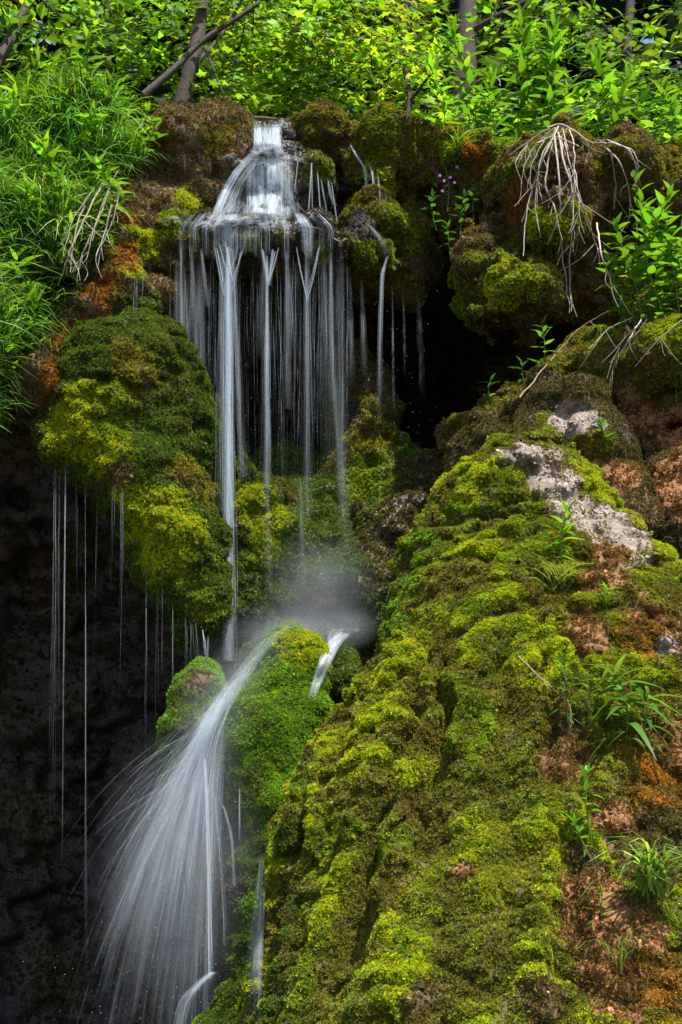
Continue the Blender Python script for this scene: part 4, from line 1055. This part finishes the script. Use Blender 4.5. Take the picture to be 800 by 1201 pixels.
for px, py, tx, ty, nl, L, lab in ((735, 372, 712, 300, 26, 28, 'short leafy shrub stem nearest the bleached roots'), (795, 376, 775, 240, 40, 30, 'dense leafy shrub stem with its tip touching the overhang'), (770, 372, 762, 262, 40, 30, 'dense leafy shrub stem in front of the dark hollow'), (745, 372, 722, 262, 34, 30, 'leafy shrub stem leaning over the hanging twigs'), (765, 375, 752, 235, 40, 30, 'leafy shrub stem with glossy leaves, tallest on its side of the bank'), (785, 378, 790, 220, 42, 32, 'leafy shrub stem at the picture edge under the overhang'), (775, 380, 770, 285, 20, 28, 'low leafy shrub stem in the middle of the clump'), (800, 380, 812, 260, 22, 32, 'leafy shrub stem cut by the picture edge'), (755, 378, 735, 310, 16, 26, 'lowest leafy shrub stem touching the pale twigs'), (790, 372, 742, 205, 26, 30, 'arching shrub stem with its tip before the brown rock')):
    herb_at(px, py, tx, ty, nl, L, (.10, .24, .016), lab, Y=10.0 + rng.uniform(-.15, .25), group=G2, meshes=ME_WIDE, bare=.04, spread=.78)
for a in ((540, 440, 540, 402, 12, 17, DK, 'small dark herb on the cave floor, below the moss bulge'), (638, 432, 636, 380, 16, 20, HG, 'herb with a whorled top standing at the mouth of the cave'), (612, 445, 612, 425, 8, 15, DK, 'tiny herb just in front of the whorled cave herb'), (578, 465, 577, 443, 8, 16, DK, 'low dark herb on the slope below the cave'),
          (728, 880, 716, 785, 22, 50, (.085, .20, .03), 'big drooping lance leaved plant in the red earth of the mound'), (752, 872, 760, 815, 10, 46, (.07, .17, .03), 'arching long leaved plant beside the big drooping one'), (668, 848, 662, 768, 12, 24, DK, 'dark leaved herb over the black hollow of the mound'), (690, 845, 694, 800, 8, 22, DK, 'small dark herb at the side of the hollow'), (662, 655, 668, 600, 14, 24, BR, 'fresh green sprig on the mound below the bare stone'),
          (690, 985, 688, 905, 16, 24, HG, 'bushy bright herb on the mound below the drooping plant'), (712, 700, 712, 690, 8, 16, BR, 'tuft of small leaves on the red earth'), (700, 1000, 672, 965, 9, 20, HG, 'low sprawling herb on the earth under the bushy one'), (708, 1075, 706, 1050, 6, 18, BR, 'small yellow green seedling on the red earth'), (790, 470, 795, 445, 8, 20, HG, 'herb at the picture edge above the dark hole of the bank'), (700, 520, 705, 495, 12, 20, DK, 'dark grassy herb behind the bare grey stone')):
    a = list(a)
    if a[1] > 600: a[4] = int(a[4] * 1.5); a[5] *= 1.0; a[3] -= 2
    herb_at(*a, curve=0.08, **(dict(meshes=ME_LONG) if 'lance leaved' in a[7] or 'long leaved' in a[7] else {}))
for a in ((20, 395, 40, 350, 18, 34, BR, 'broad leaved plant spreading out of the grass, near its dark lower edge'), (105, 190, 112, 130, 20, 26, BR, 'leafy plant near the top of the bank, below the leaning maple'), (55, 225, 50, 165, 18, 28, BR, 'fresh green plant in the upper grass of the bank'), (35, 400, 20, 300, 22, 36, BR, 'broad bladed plant lit yellow green, low on the grass bank'), (60, 335, 62, 300, 14, 30, BR, 'bright plant at the lower edge of the grass, next to the bare roots'), (20, 330, 2, 270, 18, 30, HG, 'plant in the grass at the picture edge'), (105, 120, 103, 40, 22, 30, BR, 'upright plant with whorled leaves above the grass bank'), (60, 150, 45, 70, 20, 28, HG, 'plant in the shade at the top of the bank'), (150, 235, 108, 190, 18, 26, BR, 'leafy sprig leaning from the bank over the pale roots'), (120, 290, 128, 205, 16, 24, HG, 'slender leafy stem between the grass and the crag'), (165, 165, 170, 130, 10, 24, BR, 'round leaved herb at the edge of the crag'), (15, 440, -5, 395, 14, 30, BR, 'lowest bright plant of the grass bank'), (80, 175, 78, 95, 20, 26, HG, 'leafy plant in the grass between the two tallest ones'), (140, 160, 132, 95, 18, 26, BR, 'leafy plant beside the leaning maple trunk'), (25, 175, 18, 95, 20, 30, BR, 'wide leaved plant under the dark bent trunk'), (70, 260, 66, 195, 16, 26, HG, 'leafy plant in the middle of the grass bank'),
          (40, 270, 30, 215, 14, 26, BR, 'pale green plant in the grass to the side of the bank middle'), (90, 320, 84, 262, 14, 26, BR, 'small plant just behind the bare roots'), (175, 190, 182, 150, 12, 22, HG, 'small leafy plant on the shoulder of the crag')):
    herb_at(*a, lean=.4, bare=.05)
for a in ((512, 262, 508, 228, 12, 15, DK, 'dark leafy herb in the cleft, nearest the mossy boulder'), (540, 268, 545, 228, 14, 15, DK, 'dark leafy herb in the cleft under the violet flowers'), (528, 292, 524, 262, 10, 14, DK, 'lowest dark herb hanging in the cleft'), (556, 250, 560, 222, 10, 14, DK, 'dark herb at the side of the cleft towards the pale roots')):
    herb_at(*a, Y=11.55, meshes=ME_WIDE)
fl = herb_at(525, 240, 522, 195, 16, 9, DK, 'small violet flowering plant in the shaded cleft', Y=11.6, name='flowering_plant')
mf, nn, ll, pp, oo = mat('violet_petals'); pp.inputs['Base Color'].default_value = (.35, .08, .42, 1)
for px, py in ((521, 212), (528, 208), (533, 214), (519, 224), (536, 196), (516, 206)):
    mb = MB(); c = W(px, py, 11.5)
    for k in range(5):
        a = k * 2 * pi / 5; d = np.array([math.cos(a), 0, math.sin(a)]) * .016; s_ = np.array([-math.sin(a), 0, math.cos(a)]) * .007
        mb.add([c, c + d * .6 - s_ + [0, -.006, 0], c + d, c + d * .6 + s_ + [0, -.006, 0]], [[0, 1, 2, 3]])
    part('flower', mb, mf, fl)
tuft(768, 1050, 115, 64, (.16, .28, .06), 'large clump of long arching grass blades at the picture edge', wide=1.5, down=1.1)
tuft(648, 690, 80, 30, (.14, .20, .05), 'pale dry grass tuft hanging on the upper mound', down=1.0)
tuft(716, 705, 48, 22, (.10, .22, .02), 'short green grass tuft on the red earth of the mound')
tuft(508, 790, 28, 14, (.20, .19, .07), 'small straw coloured grass tuft on the bright moss', down=.8)
tuft(735, 1130, 95, 20, (.10, .16, .04), 'thin dark grass hanging down the red earth', down=1.2)
tuft(645, 760, 34, 14, (.13, .2, .03), 'thin grass tuft just below the pale dry one', down=.8)
tuft(715, 520, 30, 18, (.09, .20, .02), 'green grass tuft behind the bare grey stone', [bank, knob])
tuft(540, 165, 34, 20, (.15, .30, .02), 'bright grass tuft on top of the rock in the cleft', [over, mid_rock, cliff])
tuft(600, 165, 26, 14, (.13, .28, .02), 'small grass tuft at the foot of the tall plants', [over, cliff])
tuft(300, 150, 22, 6, (.14, .28, .02), 'few grass blades beside the orange moss ball', [crag, fall_rock, cliff, mid_rock])
tuft(690, 990, 40, 16, (.09, .2, .02), 'grass tuft under the bushy herb', down=.8)

# ------------------------------------------------------------------ roots, twigs and the small things of the lip
def root_clump(name, label, paths, m, r_px, Y, parts='root', cat='roots', bodies=None, forks=2, out=0.0):
    e = empty(name, W(*paths[0][0], Y), label, cat)
    for p in paths:
        pts = []
        for q in p:
            h = hit(q[0], q[1], bodies, 8); yy = min(Y, h[0][1] - 0.06) if h is not None else Y
            pts.append(W(q[0], q[1], yy - out + rng.normal() * .02))
        S = spline(pts, 18) + 0.012 * np.stack([noise(np.array(spline(pts, 18)), 9, 3 + i) for i in range(3)], 1)
        mb = MB(); rr = r_px * Y / F * rng.uniform(.7, 1.2); mb.tube(S, np.linspace(rr, rr * .35, 18), 5)
        for f in range(forks):
            k = rng.integers(5, 14); d = np.array([rng.normal() * .6, -.1, -1.0]); L_ = rng.uniform(.08, .3)
            mb.tube(spline([S[k], S[k] + d * L_ * .5 + rng.normal(size=3) * .02, S[k] + d * L_], 7), np.linspace(rr * .45, rr * .2, 7), 4)
        part(parts, mb, m, e)
    return e
root_clump('hanging_roots', 'thick clump of bleached roots hanging over the brown overhang', [
    [(650, 150), (628, 172), (614, 198), (608, 240)], [(655, 148), (640, 180), (626, 215), (616, 262), (614, 300)], [(660, 150), (668, 190), (682, 235), (694, 272), (719, 293)], [(650, 158), (656, 220), (660, 300), (669, 368)],
    [(658, 160), (672, 235), (668, 320), (671, 366)], [(648, 165), (640, 215), (653, 255), (642, 288)], [(652, 150), (634, 190), (628, 240), (634, 280)], [(662, 158), (676, 210), (680, 260), (674, 300)], [(645, 152), (622, 165), (606, 190), (612, 215)],
    [(655, 155), (664, 200), (690, 255), (700, 290), (724, 300)], [(640, 160), (622, 200), (624, 230), (612, 258)], [(668, 150), (674, 180), (670, 240), (654, 300)], [(642, 150), (660, 146), (690, 165), (700, 168)], [(630, 168), (650, 160), (680, 172)]],
    M_ROOT, 1.3, 10.85, bodies=[over], forks=4)
root_clump('hanging_roots', 'thin pale roots curling over the shoulder of the overhang, beside the thick clump', [[(700, 168), (730, 172), (747, 198), (745, 238)], [(706, 170), (726, 190), (738, 225), (736, 268)], [(712, 165), (744, 180), (750, 220)], [(716, 180), (722, 215), (720, 245)]], M_ROOT, 1.3, 10.9, bodies=[over])
root_clump('hanging_roots', 'bare roots hanging from the grass bank beside the brown crag', [[(120, 215), (100, 255), (80, 300), (68, 335)], [(128, 225), (112, 265), (96, 300), (90, 330)], [(132, 240), (122, 275), (112, 300)], [(110, 220), (84, 262), (74, 300)], [(138, 200), (120, 238), (106, 285), (100, 312)], [(140, 215), (134, 255), (118, 290)], [(100, 235), (88, 275), (82, 320)]], M_ROOT, 1.25, 10.9, bodies=[slope, crag], forks=3, out=.32)
root_clump('root_tangle', 'grey twigs drooping from the bank onto the red earth', [[(760, 375), (735, 405), (716, 440), (716, 488)], [(750, 380), (728, 405), (722, 430)], [(742, 372), (716, 385), (690, 410)], [(800, 375), (770, 400), (745, 430)], [(700, 262), (706, 300), (722, 340), (742, 372)], [(755, 368), (740, 395), (730, 420)]], M_ROOT, 1.2, 9.9, 'twig', 'twigs', bodies=[bank])
root_clump('dead_branch', 'long bare branch arching over the mossy slope towards the bank', [[(609, 466), (640, 430), (680, 385), (722, 360)]], M_TWIG, 1.5, 10.3, 'twig', 'branch', bodies=[bank, knob], forks=1)
root_clump('dry_stick', 'dry stick lying across the moss above the dark hollow of the mound', [[(608, 770), (640, 800), (664, 822), (672, 848)]], M_TWIG, 1.3, 7.9, 'twig', 'stick', bodies=[mound], forks=1)
mb = MB(); mb.tube(spline([W(262, 142, 12.35), W(300, 139, 12.3), W(345, 143, 12.3)], 12), np.linspace(.03, .022, 12), 7)
lg = link('fallen_branch', mb.mesh('fallen_branch', M_BARK, W(300, 139, 12.3)), None, W(300, 139, 12.3)); tag(lg, 'dark fallen branch lying across the stream just above the lip', 'branch')
ball = body('moss_cushion', [Ell(290, 147, 11.95, 9, 8, .07)], (-1.1, -0.6, 11.6, 12.3, 8.0, 8.8), 0.02, 0.1, None, label='rust orange ball of moss sitting beside the waterfall lip', cat='moss')
paint(ball, 'orange'); grow_moss(ball, .014, 2.0, 3000)

# fine mist hanging over the foot of the falls: soft puffs that thin out to nothing
mm = bpy.data.materials.new('mist'); mm.use_nodes = True; mm.node_tree.nodes.clear()
N_, L_ = mm.node_tree.nodes, mm.node_tree.links
mo = N_.new('ShaderNodeOutputMaterial'); pv = N_.new('ShaderNodeVolumePrincipled'); tc = N_.new('ShaderNodeTexCoord')
ln = N_.new('ShaderNodeVectorMath'); ln.operation = 'LENGTH'; L_.new(tc.outputs['Object'], ln.inputs[0])
m1 = N_.new('ShaderNodeMapRange'); m1.interpolation_type = 'SMOOTHERSTEP'; m1.inputs[1].default_value = 0.0; m1.inputs[2].default_value = 1.0; m1.inputs[3].default_value = 1.0; m1.inputs[4].default_value = 0.0
L_.new(ln.outputs['Value'], m1.inputs[0])
nz_ = N_.new('ShaderNodeTexNoise'); nz_.inputs['Scale'].default_value = 2.2; nz_.inputs['Detail'].default_value = 3; L_.new(tc.outputs['Object'], nz_.inputs['Vector'])
m2 = N_.new('ShaderNodeMath'); m2.operation = 'MULTIPLY'; L_.new(m1.outputs[0], m2.inputs[0]); L_.new(nz_.outputs[0], m2.inputs[1])
m3 = N_.new('ShaderNodeMath'); m3.operation = 'MULTIPLY'; m3.inputs[1].default_value = 0.95; L_.new(m2.outputs[0], m3.inputs[0])
pv.inputs['Color'].default_value = (.84, .92, 1, 1); L_.new(m3.outputs[0], pv.inputs['Density']); L_.new(pv.outputs[0], mo.inputs['Volume'])
import bmesh
bm = bmesh.new(); bmesh.ops.create_icosphere(bm, subdivisions=3, radius=1.0); mist_me = bpy.data.meshes.new('mist'); bm.to_mesh(mist_me); bm.free(); mist_me.materials.append(mm)
for c, r in ((W(255, 850, 9.6), (.42, .35, .75)), (W(215, 1020, 9.4), (.75, .4, 1.2)), (W(355, 735, 10.2), (.75, .35, .3)), (W(305, 768, 9.85), (.4, .25, .3)), (W(330, 742, 10.0), (.45, .3, .2)), (W(278, 800, 9.7), (.28, .25, .32)), (W(410, 735, 10.3), (.3, .3, .2)), (W(375, 690, 11.0), (.6, .4, .6))):
    o = link('mist', mist_me, cas, c - np.array(cas.location)); o.scale = r; o['kind'] = 'stuff'

# drops thrown up by the water
if not QUICK:
    r_ = bpy.data.meshes.new('drop'); import bmesh
    bm = bmesh.new(); bmesh.ops.create_icosphere(bm, subdivisions=1, radius=1.0); bm.to_mesh(r_); bm.free(); 
    md_, nn, ll, pp, oo = mat('water_drop'); pp.inputs['Base Color'].default_value = (.85, .9, 1, 1); pp.inputs['Roughness'].default_value = .15
    r_.materials.append(md_); SRC_DROP = [source('drop', r_)]
    P = []
    for i in range(520):
        v = abs(rng.normal()) * .5; t_ = rng.random() ** .7
        P.append(W(270 - 190 * v * t_ + rng.normal() * 12, 780 + 420 * t_ + rng.normal() * 20, 9.5 + rng.normal() * .2))
    for i in range(380): P.append(W(rng.uniform(200, 410), rng.uniform(290, 560), 11.3 + rng.normal() * .15))
    for i in range(120): P.append(W(rng.uniform(440, 520), rng.uniform(330, 520), 11.6 + rng.normal() * .1))
    for i in range(120): P.append(W(rng.uniform(230, 360), rng.uniform(680, 820), 9.7 + rng.normal() * .1))
    P = np.array(P); n = len(P)
    scatter('spray_drops', cas, P, rng.normal(size=(n, 3)), rng.normal(size=(n, 3)), rng.uniform(.0007, .0021, n), np.ones((n, 3)), 'drop', SRC_DROP)
print('bodies', sum(len(b.Q) for b in BODIES))
